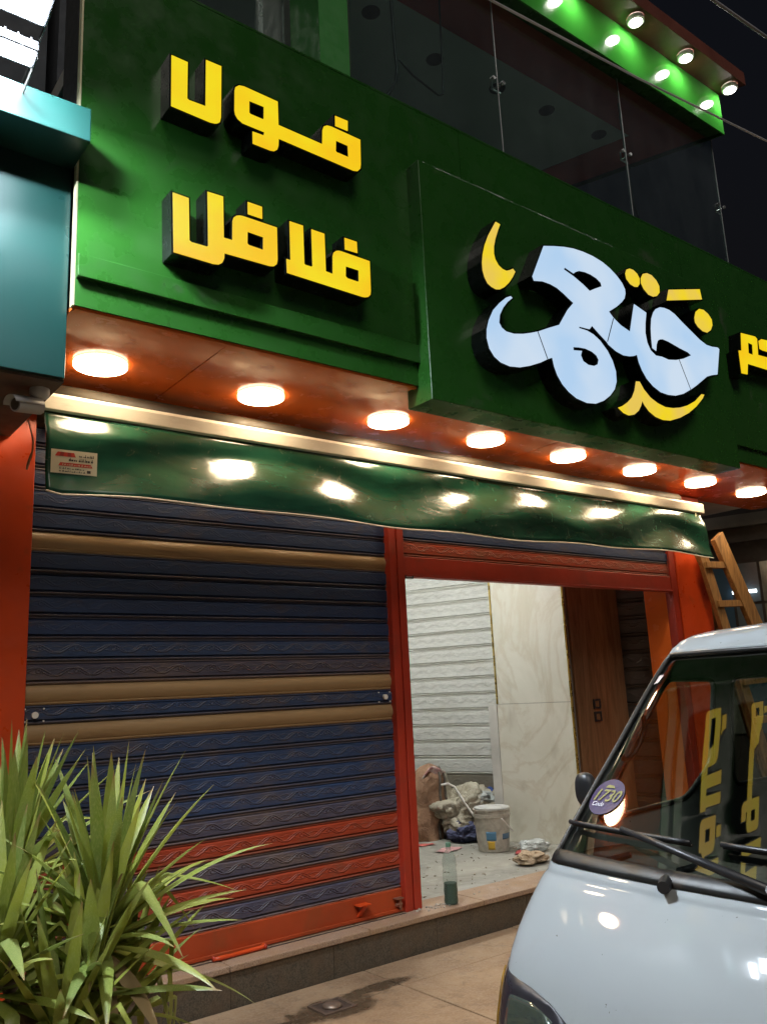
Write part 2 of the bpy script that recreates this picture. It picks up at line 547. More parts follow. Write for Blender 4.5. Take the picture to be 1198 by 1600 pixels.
for lx in (1.222, 3.41):
    lk = MB().lathe([(.016, -.022), (.016, -.004), (.013, .0)], (lx, 0, 1.513), 16, 'Y').build('lock', M['white_plastic'], shL, smooth=40)
    for dx, dz in ((-.045, .03), (.045, .03), (-.045, -.03), (.045, -.03)):
        MB().lathe([(.0045, -.006), (.0045, .0)], (lx + dx, 0, 1.513 + dz), 8, 'Y').build('rivet', M['white_plastic'], lk)
sd_ = MB().box(3.10, 3.19, -.075, -.013, .300, .306)
sd_.beam((3.145, -.07, .299), (3.135, -.014, .235), .012, .03, (1, 0, 0))
sd_.build('foot_plate', M['orange_paint'], shL, bevel=.002)
lt = MB().box(3.40, 3.455, -.05, -.013, .285, .292)
lt.box(3.425, 3.432, -.045, -.013, .235, .284)
lt.tube([(3.40, -.035, .255), (3.45, -.035, .255)], .008)
lt.tube([(3.44, -.035, .292), (3.44, -.035, .220)], .007)
lt.build('latch', mat('rusty_latch', (.30, .13, .08), .55, .4, dirt=(.12, .06, .04), damt=.4), shL)

# the centre guide post
gp = thing('guide_post', 'red orange double guide post between the two shutter bays', 'post', (3.54, 0, .2))
box(3.474, 3.532, -.045, .06, .2, 3.0).build('guide_channel', M['red_paint'], gp, bevel=.004)
box(3.546, 3.604, -.045, .06, .2, 3.0).build('guide_channel', M['red_paint'], gp, bevel=.004)
box(3.533, 3.545, -.032, .06, .2, 3.0).build('web', M['red_paint'], gp)
gr = thing('guide_post', 'dark red guide channel against the wide right pilaster', 'post', (6.79, 0, .2))
box(6.755, 6.84, -.02, .06, .2, 3.0).build('guide_channel', M['red_paint'], gr, bevel=.004)

shR = thing('roller_shutter', 'raised roller shutter with red bottom rail above the open bay', 'shutter', (5.18, 0, 2.31))
zz = 2.457
for k in ('slat_red', 'slat_blue_shade', 'slat_blue_shade', 'slat_blue_shade', 'slat_blue_shade'):
    slat(shR, k, zz, zz + .114, 3.606, 6.753, .012); zz += .114
box(3.606, 6.753, -.012, .03, 2.33, 2.456).build('bottom_rail', M['red_paint'], shR, bevel=.005)
box(3.606, 6.753, -.030, .045, 2.313, 2.329).build('rail_lip', M['red_paint'], shR, bevel=.003)
MB().tube([(3.615, -.035, 2.318), (3.615, -.035, 2.302), (3.68, -.035, 2.302), (3.68, -.035, 2.318)], .006).build('hook', M['dark_steel'], shR)

# shutters on the alley side, seen from inside
ang = math.atan2(-SK.y, -SK.x)
shA = thing('roller_shutter', 'pale aluminium roller shutter inside the shop behind the marble pillar', 'shutter', sk(2.9, -.08, .2))
zz = .2
wd = 3.4
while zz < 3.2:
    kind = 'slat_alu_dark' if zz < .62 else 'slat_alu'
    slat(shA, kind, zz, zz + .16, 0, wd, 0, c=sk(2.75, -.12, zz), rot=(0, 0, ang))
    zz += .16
shB = thing('roller_shutter', 'dark brown roller shutter between the wood panel and orange pilaster', 'shutter', sk(.5, -.08, .2))
zz = .2
while zz < 3.2:
    slat(shB, 'slat_brown', zz, zz + .16, 0, .62, 0, c=sk(.52, -.06, zz), rot=(0, 0, ang))
    zz += .16

# ------------------------------------------------------------------ marble pillar and wood panel inside
def marble():
    b = NB('cream_marble')
    p = b.mapped(b.pos(), (1, 1, .6))
    n1 = b.noise(p, 1.8, 8, .62, 1.8)
    c = b.mix(b.ramp(n1, .35, .7), (.78, .77, .68), (.68, .67, .57))
    v = b.math('ABSOLUTE', b.math('SUBTRACT', b.noise(p, 1.5, 7, .6, 2.2), .5))
    c = b.mix(b.ramp(v, .0, .06, .28, 0), c, (.45, .36, .22))
    v2 = b.ramp(b.noise(p, 2.3, 5, .55, .7), .56, .74, 0, .6)
    c = b.mix(v2, c, (.40, .36, .27))
    b.set(Base_Color=c, Roughness=.22)
    return b.m
M['marble'] = marble()
def woodgrain(name, c1, c2, rough, sc=(6, 6, .5)):
    b = NB(name)
    p = b.mapped(b.pos(), sc)
    n1 = b.noise(p, 2.5, 7, .65, 1.2)
    c = b.mix(b.ramp(n1, .3, .7), c1, c2)
    n2 = b.noise(b.mapped(b.pos(), (40, 40, 2)), 3, 5, .6)
    c = b.mix(b.ramp(n2, .5, .8, 0, .5), c, tuple(k * .55 for k in c1))
    b.set(Base_Color=c, Roughness=rough, Normal=b.bump(n2, .15, .003))
    return b.m
M['wood_panel'] = woodgrain('varnished_wood', (.13, .062, .030), (.25, .135, .070), .22)
M['ladder_wood'] = woodgrain('rough_ladder_wood', (.13, .060, .018), (.38, .20, .06), .7, (14, 14, 1.6))
M['gold'] = mat('gold_trim', (.62, .45, .10), .30, .8)
A_, B_ = Vector((5.853, .5, 0)), Vector((6.60, .5, 0))
D_ = A_ + SK * .73
mp = thing('marble_pillar', 'cream veined marble pillar with gold edge strips inside the shop', 'pillar', (6.0, .8, .198))
core = [A_ + Vector((.02, .015, 0)), B_ + Vector((0, .015, 0)), B_ + SK * .73, D_ + Vector((.02, 0, 0))]
MB().add([c + Vector((0, 0, z)) for z in (.199, 3.27) for c in core], [(0, 1, 2, 3), (4, 5, 6, 7), (0, 1, 5, 4), (1, 2, 6, 5), (2, 3, 7, 6), (3, 0, 4, 7)]).build('core', M['concrete'], mp)
def slabp(t0, t1, z0, z1, th=.02, off=0.0):
    c = A_ + SK * (t0 + t1) / 2 + SN * (off - th / 2 + .012) + Vector((0, 0, (z0 + z1) / 2))
    return MB().obox(c, SK, SN, (0, 0, 1), (t1 - t0) / 2, th / 2, (z1 - z0) / 2)
slabp(.012, .715, .2, 1.383).build('marble_slab', M['marble'], mp, bevel=.002)
slabp(.012, .70, 1.386, 2.62).build('marble_slab', M['marble'], mp, bevel=.002)
slabp(.012, .70, 2.623, 3.26).build('marble_slab', M['marble'], mp, bevel=.002)
slabp(.717, .80, .2, 1.375, .02, .004).build('plaster_strip', M['plaster'], mp)
slabp(-.002, .0105, .2, 3.26, .03, .006).build('gold_strip', M['gold'], mp)
slabp(.702, .716, 1.386, 3.26, .03, .004).build('gold_strip', M['gold'], mp)
wp = thing('wood_panel', 'varnished brown wood panel with two sockets beside the marble pillar', 'panel', (6.2, .5, .198))
box(5.895, 6.60, .488, .514, .2, 3.26).build('board', M['wood_panel'], wp, bevel=.003)
for z in (1.352, 1.242):
    fr = MB().prism([[(6.11, z - .042), (6.205, z - .042), (6.205, z + .042), (6.11, z + .042)],
                     [(6.13, z - .026), (6.185, z - .026), (6.185, z + .026), (6.13, z + .026)]], .476, .4875).build('socket_frame', M['black_plastic'], wp)
    box(6.131, 6.184, .480, .4877, z - .025, z + .025).build('socket', M['wood_panel'], fr)
# ceiling lamp of the shop room
tl = thing('tube_lamp', 'white ceiling tube lamp inside the shop room', 'lamp', (4.75, 1.3, 3.2))
box(4.05, 5.45, 1.25, 1.35, 3.235, 3.279).build('housing', M['white_plastic'], tl)
MB().tube([(4.07, 1.3, 3.205), (5.43, 1.3, 3.205)], .022, 10).build('tube', emis('tube_glow', (.97, 1, .95), (.97, 1, .95), ROOM_LAMP), tl, smooth=True)
# ------------------------------------------------------------------ soffit and fascia
FY = -1.01
sof = thing('soffit', 'glossy orange soffit of joined panels above the shutters', 'soffit', (4.9, -.5, 3.25))
for a, b in zip([1.045, 1.80, 4.60, 7.40, 9.0], [1.80, 4.60, 7.40, 9.0]):
    a2, b2 = a + .003, b - .003
    if b <= 7.4:
        box(a2, b2, -.998, .04, 3.25, 3.27).build('soffit_panel', M['orange_panel'], sof)
    else:
        MB().add([(x, y, z) for z in (3.25, 3.27) for x, y in ((a2, -.998), (8.85, -.998), (8.45, .04), (a2, .04))],
                 [(0, 1, 2, 3), (4, 5, 6, 7), (0, 1, 5, 4), (1, 2, 6, 5), (2, 3, 7, 6), (3, 0, 4, 7)]).build('soffit_panel', M['orange_panel'], sof)
box(1.05, 2.985, -.997, -.972, 3.238, 3.2495).build('front_lip', M['orange_panel'], sof)
box(6.205, 8.85, -.997, -.972, 3.238, 3.2495).build('front_lip', M['orange_panel'], sof)

fas = thing('fascia', 'dark green panelled fascia above the shop front', 'fascia', (4.9, -.8, 3.25))
for a, b in ((1.045, 3.45), (3.45, 5.9), (5.9, 8.88)):
    box(a + .0015, b - .0015, FY, FY + .012, 3.252, 5.098).build('panel', M['green'], fas)
box(1.05, 8.8, -.996, -.70, 3.272, 5.08).build('core', M['core'], fas)
box(1.045, 8.88, FY - .002, -.69, 5.099, 5.112).build('coping', M['green'], fas)
for a, b in ((1.049, 2.988), (6.203, 8.88)):
    box(a, b, FY - .026, FY - .0005, 3.382, 3.490).build('band', M['green'], fas, bevel=.003)
box(1.036, 1.0445, FY - .001, -.975, 3.25, 5.09).build('edge_strip', M['cream_edge'], fas)
sb = box(2.99, 6.20, -1.12, -.905, 3.14, 4.65).build('sign_box', M['green'], bevel=.004, label='projecting dark green sign box carrying the white and yellow logo', cat='sign box')

# ------------------------------------------------------------------ illuminated letters
YEL = emis('yellow_glow', (.90, .70, .008), (.92, .56, .006), LETTER, 4.0)
YEL2 = emis('amber_glow', (.88, .66, .012), (.80, .56, .09), LETTER, 5.0)
WHT = emis('white_glow', (.44, .63, .86), (.60, .72, .86), LETTER, 2.2)
def letter(name, loops, parent, y, back, face, d=.009):
    outer = [offset_loop(loops[0], d)] + [offset_loop(h, -d * .8) for h in loops[1:]]
    o = MB().prism(outer, y, back).build(name, M['letter_side'], parent)
    MB().prism(loops, y - .004, y - .0005).build('lit_face', face, o)
    return o
LAM = [[(1.435,4.620), (1.519,4.620), (1.517,4.415), (1.526,4.410), (1.614,4.414), (1.617,4.680), (1.701,4.683), (1.697,4.385), (1.691,4.358), (1.679,4.346), (1.665,4.339), (1.638,4.334), (1.435,4.338)]]
FA_WAW = [[(1.775,4.575), (1.780,4.598), (1.800,4.617), (1.829,4.624), (2.028,4.622), (2.029,4.482), (2.304,4.478), (2.309,4.569), (2.318,4.594), (2.339,4.609), (2.368,4.614), (2.565,4.611), (2.561,4.453), (2.556,4.424), (2.537,4.402), (2.507,4.394), (2.029,4.402), (2.026,4.357), (2.018,4.332), (1.999,4.316), (1.974,4.311), (1.875,4.311), (1.875,4.380), (1.939,4.383), (1.944,4.405), (1.819,4.405), (1.791,4.418), (1.777,4.437), (1.773,4.460)],
  [(1.858,4.553), (1.944,4.555), (1.942,4.486), (1.936,4.477), (1.926,4.477), (1.865,4.477), (1.857,4.482)],
  [(2.396,4.539), (2.476,4.538), (2.477,4.466), (2.399,4.466), (2.392,4.472)]]
FA_DOT1 = [[(2.397,4.694), (2.482,4.697), (2.479,4.633), (2.396,4.631)]]
FA_LAM = [[(1.446,3.880), (1.526,3.878), (1.530,3.659), (1.540,3.653), (1.618,3.654), (1.626,3.662), (1.623,3.947), (1.706,3.950), (1.708,3.729), (1.754,3.730), (1.756,3.834), (1.763,3.856), (1.777,3.870), (1.794,3.877), (1.812,3.880), (2.006,3.880), (2.006,3.699), (2.000,3.674), (1.984,3.659), (1.960,3.653), (1.711,3.648), (1.709,3.619), (1.699,3.594), (1.680,3.579), (1.653,3.574), (1.452,3.575)],
  [(1.838,3.803), (1.926,3.801), (1.924,3.730), (1.844,3.732), (1.836,3.739)]]
FA_DOT2 = [[(1.841,3.968), (1.922,3.968), (1.922,3.901), (1.841,3.901)]]
FA_LA = [[(2.083,3.941), (2.164,3.942), (2.165,3.725), (2.172,3.721), (2.208,3.721), (2.216,3.729), (2.216,3.938), (2.297,3.938), (2.298,3.721), (2.342,3.718), (2.346,3.825), (2.353,3.846), (2.368,3.860), (2.386,3.867), (2.404,3.868), (2.592,3.866), (2.590,3.687), (2.586,3.664), (2.571,3.648), (2.549,3.640), (2.528,3.638), (2.060,3.645), (2.059,3.721), (2.083,3.721)],
  [(2.429,3.789), (2.514,3.789), (2.512,3.723), (2.501,3.719), (2.436,3.720), (2.425,3.729)]]
FA_DOT3 = [[(2.428,3.956), (2.509,3.957), (2.510,3.891), (2.428,3.888)]]
MEEM = [[(6.513,4.364), (6.743,4.385), (6.772,4.371), (6.749,4.217), (7.194,4.248), (7.157,4.118), (6.553,4.097), (6.521,3.995), (6.430,3.988), (6.435,4.189), (6.482,4.198)],
  [(6.608,4.301), (6.679,4.297), (6.662,4.198), (6.590,4.199)]]
AIN = [[(6.795,4.357), (6.847,4.385), (7.245,4.425), (7.226,4.358), (6.926,4.331), (6.926,4.285), (6.840,4.280), (6.794,4.285)]]
LOGO = [[(3.919,4.309), (4.024,4.340), (4.122,4.365), (4.221,4.383), (4.321,4.390), (4.422,4.388), (4.522,4.374), (4.602,4.348), (4.671,4.312), (4.723,4.272), (4.749,4.231), (4.749,4.199), (4.731,4.157), (4.692,4.118), (4.631,4.070), (4.535,4.008), (4.575,3.975), (4.594,3.965), (4.653,3.936), (4.753,3.912), (4.796,4.029), (4.838,4.141), (4.974,4.110), (4.947,4.022), (4.933,3.945), (4.942,3.874), (4.972,3.823), (5.029,3.795), (5.104,3.802), (5.181,3.796), (5.277,3.814), (5.378,3.846), (5.492,3.898), (5.452,3.914), (5.356,3.923), (5.215,3.944), (5.145,3.947), (5.108,3.938), (5.076,3.920), (5.054,3.885), (5.040,3.834), (4.999,3.847), (5.001,3.917), (5.010,4.000), (5.031,4.080), (5.065,4.137), (5.101,4.172), (5.153,4.198), (5.208,4.207), (5.268,4.207), (5.337,4.190), (5.426,4.146), (5.541,4.096), (5.635,4.055), (5.721,4.032), (5.800,4.034), (5.870,4.045), (5.886,4.044), (5.899,4.035), (5.822,3.812), (5.747,3.792), (5.668,3.764), (5.601,3.721), (5.503,3.659), (5.425,3.615), (5.319,3.562), (5.220,3.530), (5.126,3.519), (5.037,3.522), (4.955,3.550), (4.888,3.593), (4.843,3.647), (4.816,3.700), (4.805,3.753), (4.769,3.737), (4.718,3.723), (4.646,3.715), (4.567,3.728), (4.492,3.758), (4.476,3.774), (4.402,3.816), (4.335,3.857), (4.304,3.825), (4.199,3.818), (4.194,3.806), (4.275,3.807), (4.339,3.795), (4.401,3.767), (4.472,3.708), (4.516,3.645), (4.539,3.576), (4.534,3.502), (4.504,3.442), (4.447,3.387), (4.373,3.338), (4.290,3.304), (4.199,3.293), (4.100,3.306), (4.031,3.336), (3.976,3.376), (3.935,3.428), (3.912,3.483), (3.902,3.538), (3.857,3.518), (3.789,3.482), (3.692,3.441), (3.599,3.411), (3.510,3.399), (3.436,3.408), (3.386,3.433), (3.349,3.477), (3.334,3.538), (3.340,3.595), (3.362,3.657), (3.407,3.734), (3.467,3.795), (3.526,3.844), (3.567,3.865), (3.581,3.856), (3.534,3.817), (3.491,3.768), (3.458,3.714), (3.447,3.662), (3.466,3.634), (3.502,3.618), (3.568,3.619), (3.648,3.637), (3.719,3.660), (3.791,3.687), (3.891,3.734), (4.000,3.782), (4.038,3.832), (4.098,3.910), (4.165,3.976), (4.119,3.996), (4.075,4.018), (4.013,4.042), (3.950,4.051), (3.877,4.050), (3.795,4.031), (3.784,4.058)],
  [(4.111,4.214), (4.099,4.196), (4.192,4.173), (4.284,4.140), (4.347,4.110), (4.404,4.141), (4.487,4.182), (4.481,4.208), (4.438,4.229), (4.379,4.240), (4.319,4.241), (4.258,4.232), (4.216,4.211), (4.198,4.196)],
  [(4.115,3.656), (4.116,3.634), (4.200,3.648), (4.185,3.614), (4.203,3.578), (4.252,3.562), (4.311,3.567), (4.353,3.588), (4.368,3.622), (4.349,3.650), (4.306,3.667), (4.242,3.674), (4.178,3.668)]]
CRESCENT = [[(3.488,4.339), (3.526,4.334), (3.502,4.285), (3.473,4.219), (3.455,4.162), (3.450,4.114), (3.458,4.078), (3.482,4.046), (3.514,4.030), (3.546,4.027), (3.575,4.039), (3.608,4.059), (3.627,4.043), (3.599,3.999), (3.560,3.950), (3.517,3.910), (3.476,3.885), (3.443,3.877), (3.406,3.884), (3.376,3.898), (3.355,3.930), (3.343,3.972), (3.343,4.022), (3.354,4.080), (3.376,4.146), (3.413,4.222)]]
DOT_A = [[(4.777,4.361), (4.796,4.396), (4.832,4.414), (4.877,4.416), (4.919,4.398), (4.941,4.367), (4.934,4.323), (4.906,4.293), (4.870,4.285), (4.822,4.292), (4.783,4.322)]]
DOT_B = [[(4.960,4.376), (4.991,4.418), (5.040,4.438), (5.098,4.438), (5.152,4.410), (5.180,4.372), (5.173,4.320), (5.134,4.283), (5.089,4.266), (5.032,4.267), (4.980,4.298), (4.955,4.337)]]
BAR = [[(5.299,4.377), (5.732,4.499), (5.745,4.417), (5.258,4.281)]]
DOT_C = [[(5.606,4.229), (5.633,4.284), (5.687,4.322), (5.748,4.329), (5.809,4.308), (5.848,4.273), (5.847,4.224), (5.813,4.176), (5.759,4.143), (5.699,4.141), (5.639,4.162), (5.606,4.190)]]
SWOOSH = [[(4.756,3.547), (4.796,3.553), (4.835,3.504), (4.900,3.457), (4.982,3.429), (5.067,3.416), (5.159,3.424), (5.255,3.445), (5.355,3.479), (5.462,3.531), (5.561,3.603), (5.597,3.606), (5.568,3.571), (5.467,3.490), (5.357,3.422), (5.238,3.366), (5.113,3.324), (5.022,3.314), (4.937,3.323), (4.868,3.351), (4.826,3.386), (4.801,3.416), (4.782,3.378), (4.745,3.333), (4.691,3.297), (4.630,3.281), (4.574,3.289), (4.521,3.317), (4.570,3.337), (4.634,3.375), (4.689,3.419), (4.728,3.476)]]
SEAMS = [[(3.785,3.684), (3.854,3.517)],
  [(4.576,3.968), (4.481,3.776)],
  [(5.317,3.827), (5.421,3.610)]]
CABLE_LINES = [[(3.875,4.036), (3.986,4.046), (4.082,4.021), (4.163,3.983), (4.107,3.923), (4.044,3.844)],
  [(4.144,4.107), (4.162,4.047), (4.163,3.983)],
  [(3.920,3.520), (3.942,3.459), (3.999,3.384), (4.089,3.323), (4.186,3.296)]]

s1 = thing('sign_lettering', 'upper row of yellow lit Arabic letters on the fascia', 'sign', (2.0, -1.0, 4.3), group='yellow lit words on the fascia')
for nm, L in (('letter', LAM), ('letter', FA_WAW), ('letter_dot', FA_DOT1)):
    letter(nm, L, s1, -1.116, FY - .0005, YEL)
s2 = thing('sign_lettering', 'lower row of yellow lit Arabic letters on the fascia', 'sign', (2.0, -1.0, 3.65), group='yellow lit words on the fascia')
for nm, L in (('letter', FA_LAM), ('letter_dot', FA_DOT2), ('letter', FA_LA), ('letter_dot', FA_DOT3)):
    letter(nm, L, s2, -1.116, FY - .0005, YEL)
s3 = thing('sign_lettering', 'yellow lit letters cut off at the right edge past the sign box', 'sign', (6.8, -1.0, 4.0), group='yellow lit words on the fascia')
letter('letter', MEEM, s3, -1.116, FY - .0005, YEL)
letter('letter', AIN, s3, -1.116, FY - .0005, YEL)
lg = thing('logo_sign', 'large white lit calligraphic logo with yellow crescents and dots', 'sign', (4.6, -1.12, 3.3))
lw = letter('logo_body', LOGO, lg, -1.24, -1.1205, WHT, .010)
for s in SEAMS:
    (ax, az), (bx, bz) = s
    MB().beam((ax, -1.2446, az), (bx, -1.2446, bz), .007, .001, (0, 1, 0)).build('seam', M['black_trim'], lw)
for nm, L in (('crescent', CRESCENT), ('logo_dot', DOT_A), ('logo_dot', DOT_B), ('logo_bar', BAR), ('logo_dot', DOT_C), ('logo_swoosh', SWOOSH)):
    letter(nm, L, lg, -1.24, -1.1205, YEL2, .010)
for c in CABLE_LINES:
    MB().tube([(x, -1.126, z) for x, z in c], .003, 6).build('cable', mat('pale_green_cable', (.10, .30, .09), .4), lg, smooth=True)

# ------------------------------------------------------------------ round soffit lamps
DIFF = emis('lamp_diffuser', (1, .78, .50), (1, .78, .50), LAMP)
RIM_GLOW = emis('lamp_rim_glow', (1, .74, .48), (1, .74, .48), 8.0)  # rings given a glow of their own to brighten the soffit
RIM_GLOW.node_tree.nodes['Principled BSDF'].inputs['Base Color'].default_value = (.8, .78, .74, 1)
lr = MB().lathe([(.130, 0), (.133, -.002), (.133, -.009), (.129, -.011)], n=40).mesh('rim', RIM_GLOW, smooth=40)
ln = MB().lathe([(.124, -.0108), (.124, -.0135)], n=40).mesh('neck', M['black_trim'])
lb = MB().lathe([(.126, -.0135), (.133, -.0145), (.133, -.0205), (.1285, -.0230)], n=40, capb=False).mesh('bezel', RIM_GLOW, smooth=40)
ld = MB().lathe([(.128, -.0228), (.12, -.0252), (.09, -.0272), (.05, -.028), (.002, -.028)], n=40, capa=False).mesh('diffuser', DIFF, smooth=True)
LX = [1.36, 2.286, 3.213, 4.08, 4.955, 5.855, 6.745, 7.60]
ordn = ['nearest the teal sign box', 'second from the teal sign box', 'third from the teal sign box',
        'fourth from the teal sign box', 'fifth from the teal sign box', 'sixth from the teal sign box',
        'seventh from the teal sign box', 'past the right end of the awning']
for x, o in zip(LX, ordn):
    t = thing('ceiling_lamp', 'round lit ceiling lamp on the orange soffit, ' + o, 'lamp', (x, -.435, 3.2495), group='round soffit lamps')
    for nm, me in (('rim', lr), ('neck', ln), ('bezel', lb), ('diffuser', ld)):
        part(nm, me, t, (x, -.435, 3.2495))

# ------------------------------------------------------------------ awning
def pvc():
    b = NB('green_pvc')
    p = b.pos()
    pm = b.mapped(p, (1, 1, 2.2))
    n1 = b.noise(pm, 2.6, 3, .5, .6)
    c = b.mix(b.ramp(n1, .3, .7), (.008, .050, .029), (.015, .090, .050))
    n2 = b.noise(p, 11, 8, .75, .8)
    c = b.mix(b.ramp(n2, .60, .74, 0, .55), c, (.22, .17, .09))
    h = b.math('ADD', b.math('MULTIPLY', b.noise(pm, 3.2, 2, .45, .6), 1.0), b.math('MULTIPLY', b.noise(p, 17, 4, .6, .8), .10))
    b.set(Base_Color=c, Roughness=b.ramp(n2, .35, .75, .16, .32), Specular_IOR_Level=.8, Coat_Weight=.22, Coat_Roughness=.2, Normal=b.bump(h, .22, .04))
    return b.m
aw = thing('awning', 'folded awning with glossy green valance and cream front bar', 'awning', (3.95, -.35, 2.57))
prof = [(-.318, 2.978), (-.372, 2.976), (-.384, 2.984), (-.386, 3.05), (-.378, 3.068), (-.36, 3.074), (-.318, 3.07)]
fb = MB()
n = len(prof)
fb.add([(x, y, z) for x in (1.03, 6.835) for y, z in prof], [(i, (i + 1) % n, n + (i + 1) % n, n + i) for i in range(n)] + [tuple(range(n)), tuple(range(2 * n - 1, n - 1, -1))])
fb.build('front_bar', M['alu'], aw, bevel=.003)
MB().tube([(1.15, -.17, 3.14), (6.75, -.17, 3.14)], .055, 16).build('rolled_fabric', mat('rolled_pvc', (.035, .028, .018), .6, dirt=(.03, .025, .02), damt=.3), aw, smooth=True)
for x in (1.25, 2.95, 4.9, 6.72):
    m_ = MB().box(x - .03, x + .03, -.318, .05, 3.03, 3.045)
    m_.box(x - .02, x + .02, -.05, .05, 3.03, 3.2)
    m_.build('bracket', M['dark_steel'], aw)
def valance(u, v):
    x = 1.112 + (6.78 - 1.112) * u
    sag = .012 * math.sin(u * 9 + .5) + .006 * math.sin(u * 31)
    zt, zb = 2.977, 2.566 - .036 * (1 - u) ** .8 + sag
    if u < .012:
        zb += .02 * (1 - u / .012)
    z = zt + (zb - zt) * v
    nz = noise.noise(Vector((x * .9, .4, 3.1)))
    n2 = noise.noise(Vector((x * 2.1, v * .9, 9.7)))
    n3 = noise.noise(Vector((x * 5.5, v * 2.2, 1.7)))
    amp = .155 * (1 - u) ** .8 * min(1, .55 + 6 * u) + .085 * u + .035 * nz * min(1, u * 8)
    f = v + .24 * math.sin(2 * PI * v + 6.0 * nz + x * .9) * min(1, v * 4) * (1 - .5 * v)
    y = -.366 - amp * f - .009 * n2 * v ** .6 - .0015 * n3 * v
    return (x, y, z)
MB().grid(valance, 260, 16).build('valance', pvc(), aw, smooth=True, solid=.003)
MB().tube([(lambda q: (q[0], q[1] - .001, q[2] - .002))(valance(k / 160, 1)) for k in range(161)], .0045, 6).build('piping', M['alu'], aw, smooth=True)
MB().tube([(6.60, -.372, 2.895), (6.66, -.377, 2.915), (6.70, -.378, 2.945), (6.705, -.374, 2.975)], .005, 6).build('cord', M['cream_edge'], aw, smooth=True)
# advert sticker on the valance
def prt(name, col, em=0):
    return mat(name, col, .45, var=.05)
PAPER, PRED, PBLK = prt('sticker_paper', (.74, .68, .50)), prt('sticker_red', (.55, .05, .025)), prt('sticker_ink', (.03, .025, .02))
def yv(x):
    u = (x - 1.112) / (6.78 - 1.112)
    return min(valance(u, .5)[1], valance(u, .75)[1], valance(u, .6)[1]) - .006
SX0, SX1, SZ0, SZ1 = 1.135, 1.352, 2.650, 2.768
def st(a, b, k=0):
    x = SX0 + (SX1 - SX0) * a
    y = yv(SX0) + (yv(SX1) - yv(SX0)) * a - .0006 * k
    return (x, y, SZ0 + (SZ1 - SZ0) * b)
stk = thing('advert_sticker', 'cream advert sticker with red canopy drawing and small Arabic print on the valance', 'sticker', (1.24, -.37, 2.65))
def quad(name, pts, m_, k):
    MB().add([st(a, b, k) for a, b in pts], [tuple(range(len(pts)))]).build(name, m_, stk, recalc=False, solid=.0004)
quad('paper', [(0, 0), (1, 0), (1, 1), (0, 1)], PAPER, 0)
for k in range(5):
    quad('canopy_stripe', [(.08 + .09 * k, .72), (.17 + .09 * k, .72), (.16 + .07 * k + .05, .90), (.09 + .07 * k + .05, .90)], PRED if k % 2 == 0 else prt('sticker_rust', (.30, .03, .02)), 1)
quad('red_band', [(.16, .32), (.90, .32), (.86, .46), (.20, .46)], PRED, 1)
def squiggle(a0, a1, b, hh, n_, m_, seed):
    rr = random.Random(seed)
    a = a0
    while a < a1:
        wl = rr.uniform(.012, .05)
        t = rr.uniform(.35, .6) * hh
        quad('glyph', [(a, b), (a + wl, b), (a + wl, b + t), (a, b + t)], m_, 2)
        if rr.random() < .55:
            quad('glyph', [(a + wl * .5, b), (a + wl * .5 + .012, b), (a + wl * .5 + .012, b + hh), (a + wl * .5, b + hh)], m_, 2)
        a += wl + rr.uniform(.004, .03)
squiggle(.60, .92, .74, .12, 0, PBLK, 1)
squiggle(.38, .92, .54, .14, 0, PBLK, 2)
squiggle(.24, .84, .36, .06, 0, PAPER, 3)
squiggle(.18, .72, .19, .07, 0, PBLK, 4)
squiggle(.18, .72, .07, .07, 0, PBLK, 5)
quad('small_emblem', [(.78, .08), (.86, .08), (.86, .2), (.78, .2)], PBLK, 2)

# ------------------------------------------------------------------ upper storey
GY = -.70
upf = thing('upper_storey', 'dark upper storey with green column behind the fascia', 'building', (4, 1, 5.1))
box(2.60, 2.83, GY, -.36, 5.0, 6.79).build('column', mat('column_green', (.040, .22, .045), .5, var=.08), upf)
box(-.5, 7.0, 2.4, 2.6, 5.0, 9).build('back_wall', M['neighbour_wall'], upf)
box(1.1, 6.9, -.68, 2.39, 4.7, 4.8).build('balcony_floor', mat('pale_bounce_floor', (.62, .60, .56), .4), upf)  # unseen floor, made this pale to bounce light onto the ceiling
box(1.1, 1.25, -.4, 2.39, 4.81, 6.79).build('side_wall', M['neighbour_wall'], upf)
def clear_glass(name, tint=(.75, .85, .83), op=.16, rough=.02, ior=1.5, dust_haze=0.0):
    b = NB(name)
    b.set(Base_Color=(.02, .03, .03), Roughness=rough, Specular_IOR_Level=.5)
    tr = b.n('ShaderNodeBsdfTransparent')
    tr.inputs[0].default_value = (*tint, 1)
    gl = b.n('ShaderNodeBsdfGlossy')
    gl.inputs['Roughness'].default_value = rough
    fr = b.n('ShaderNodeFresnel')
    bf = b.n('ShaderNodeNewGeometry').outputs['Backfacing']
    b.t.links.new(b.math('ADD', b.math('MULTIPLY', bf, 1 / ior - ior), ior), fr.inputs[0])
    mx = b.n('ShaderNodeMixShader')
    b.t.links.new(b.math('ADD', b.math('MULTIPLY', fr.outputs[0], 1.0), op * .1, clamp=True), mx.inputs[0])
    if dust_haze:  # pale veil: haze over the glass, mixed in as diffuse colour
        df = b.n('ShaderNodeBsdfDiffuse')
        df.inputs[0].default_value = (.55, .60, .66, 1)
        dm = b.n('ShaderNodeMixShader')
        b.put(dm.inputs[0], b.ramp(b.noise(b.mapped(b.pos(), (1, 1, .4)), 2.5, 7, .7), .3, .75, dust_haze * .4, dust_haze * 1.5))
        b.t.links.new(tr.outputs[0], dm.inputs[1])
        b.t.links.new(df.outputs[0], dm.inputs[2])
        tr = dm
    b.t.links.new(tr.outputs[0], mx.inputs[1])
    b.t.links.new(gl.outputs[0], mx.inputs[2])
    b.t.links.new(mx.outputs[0], b.out.inputs[0])
    return b.m
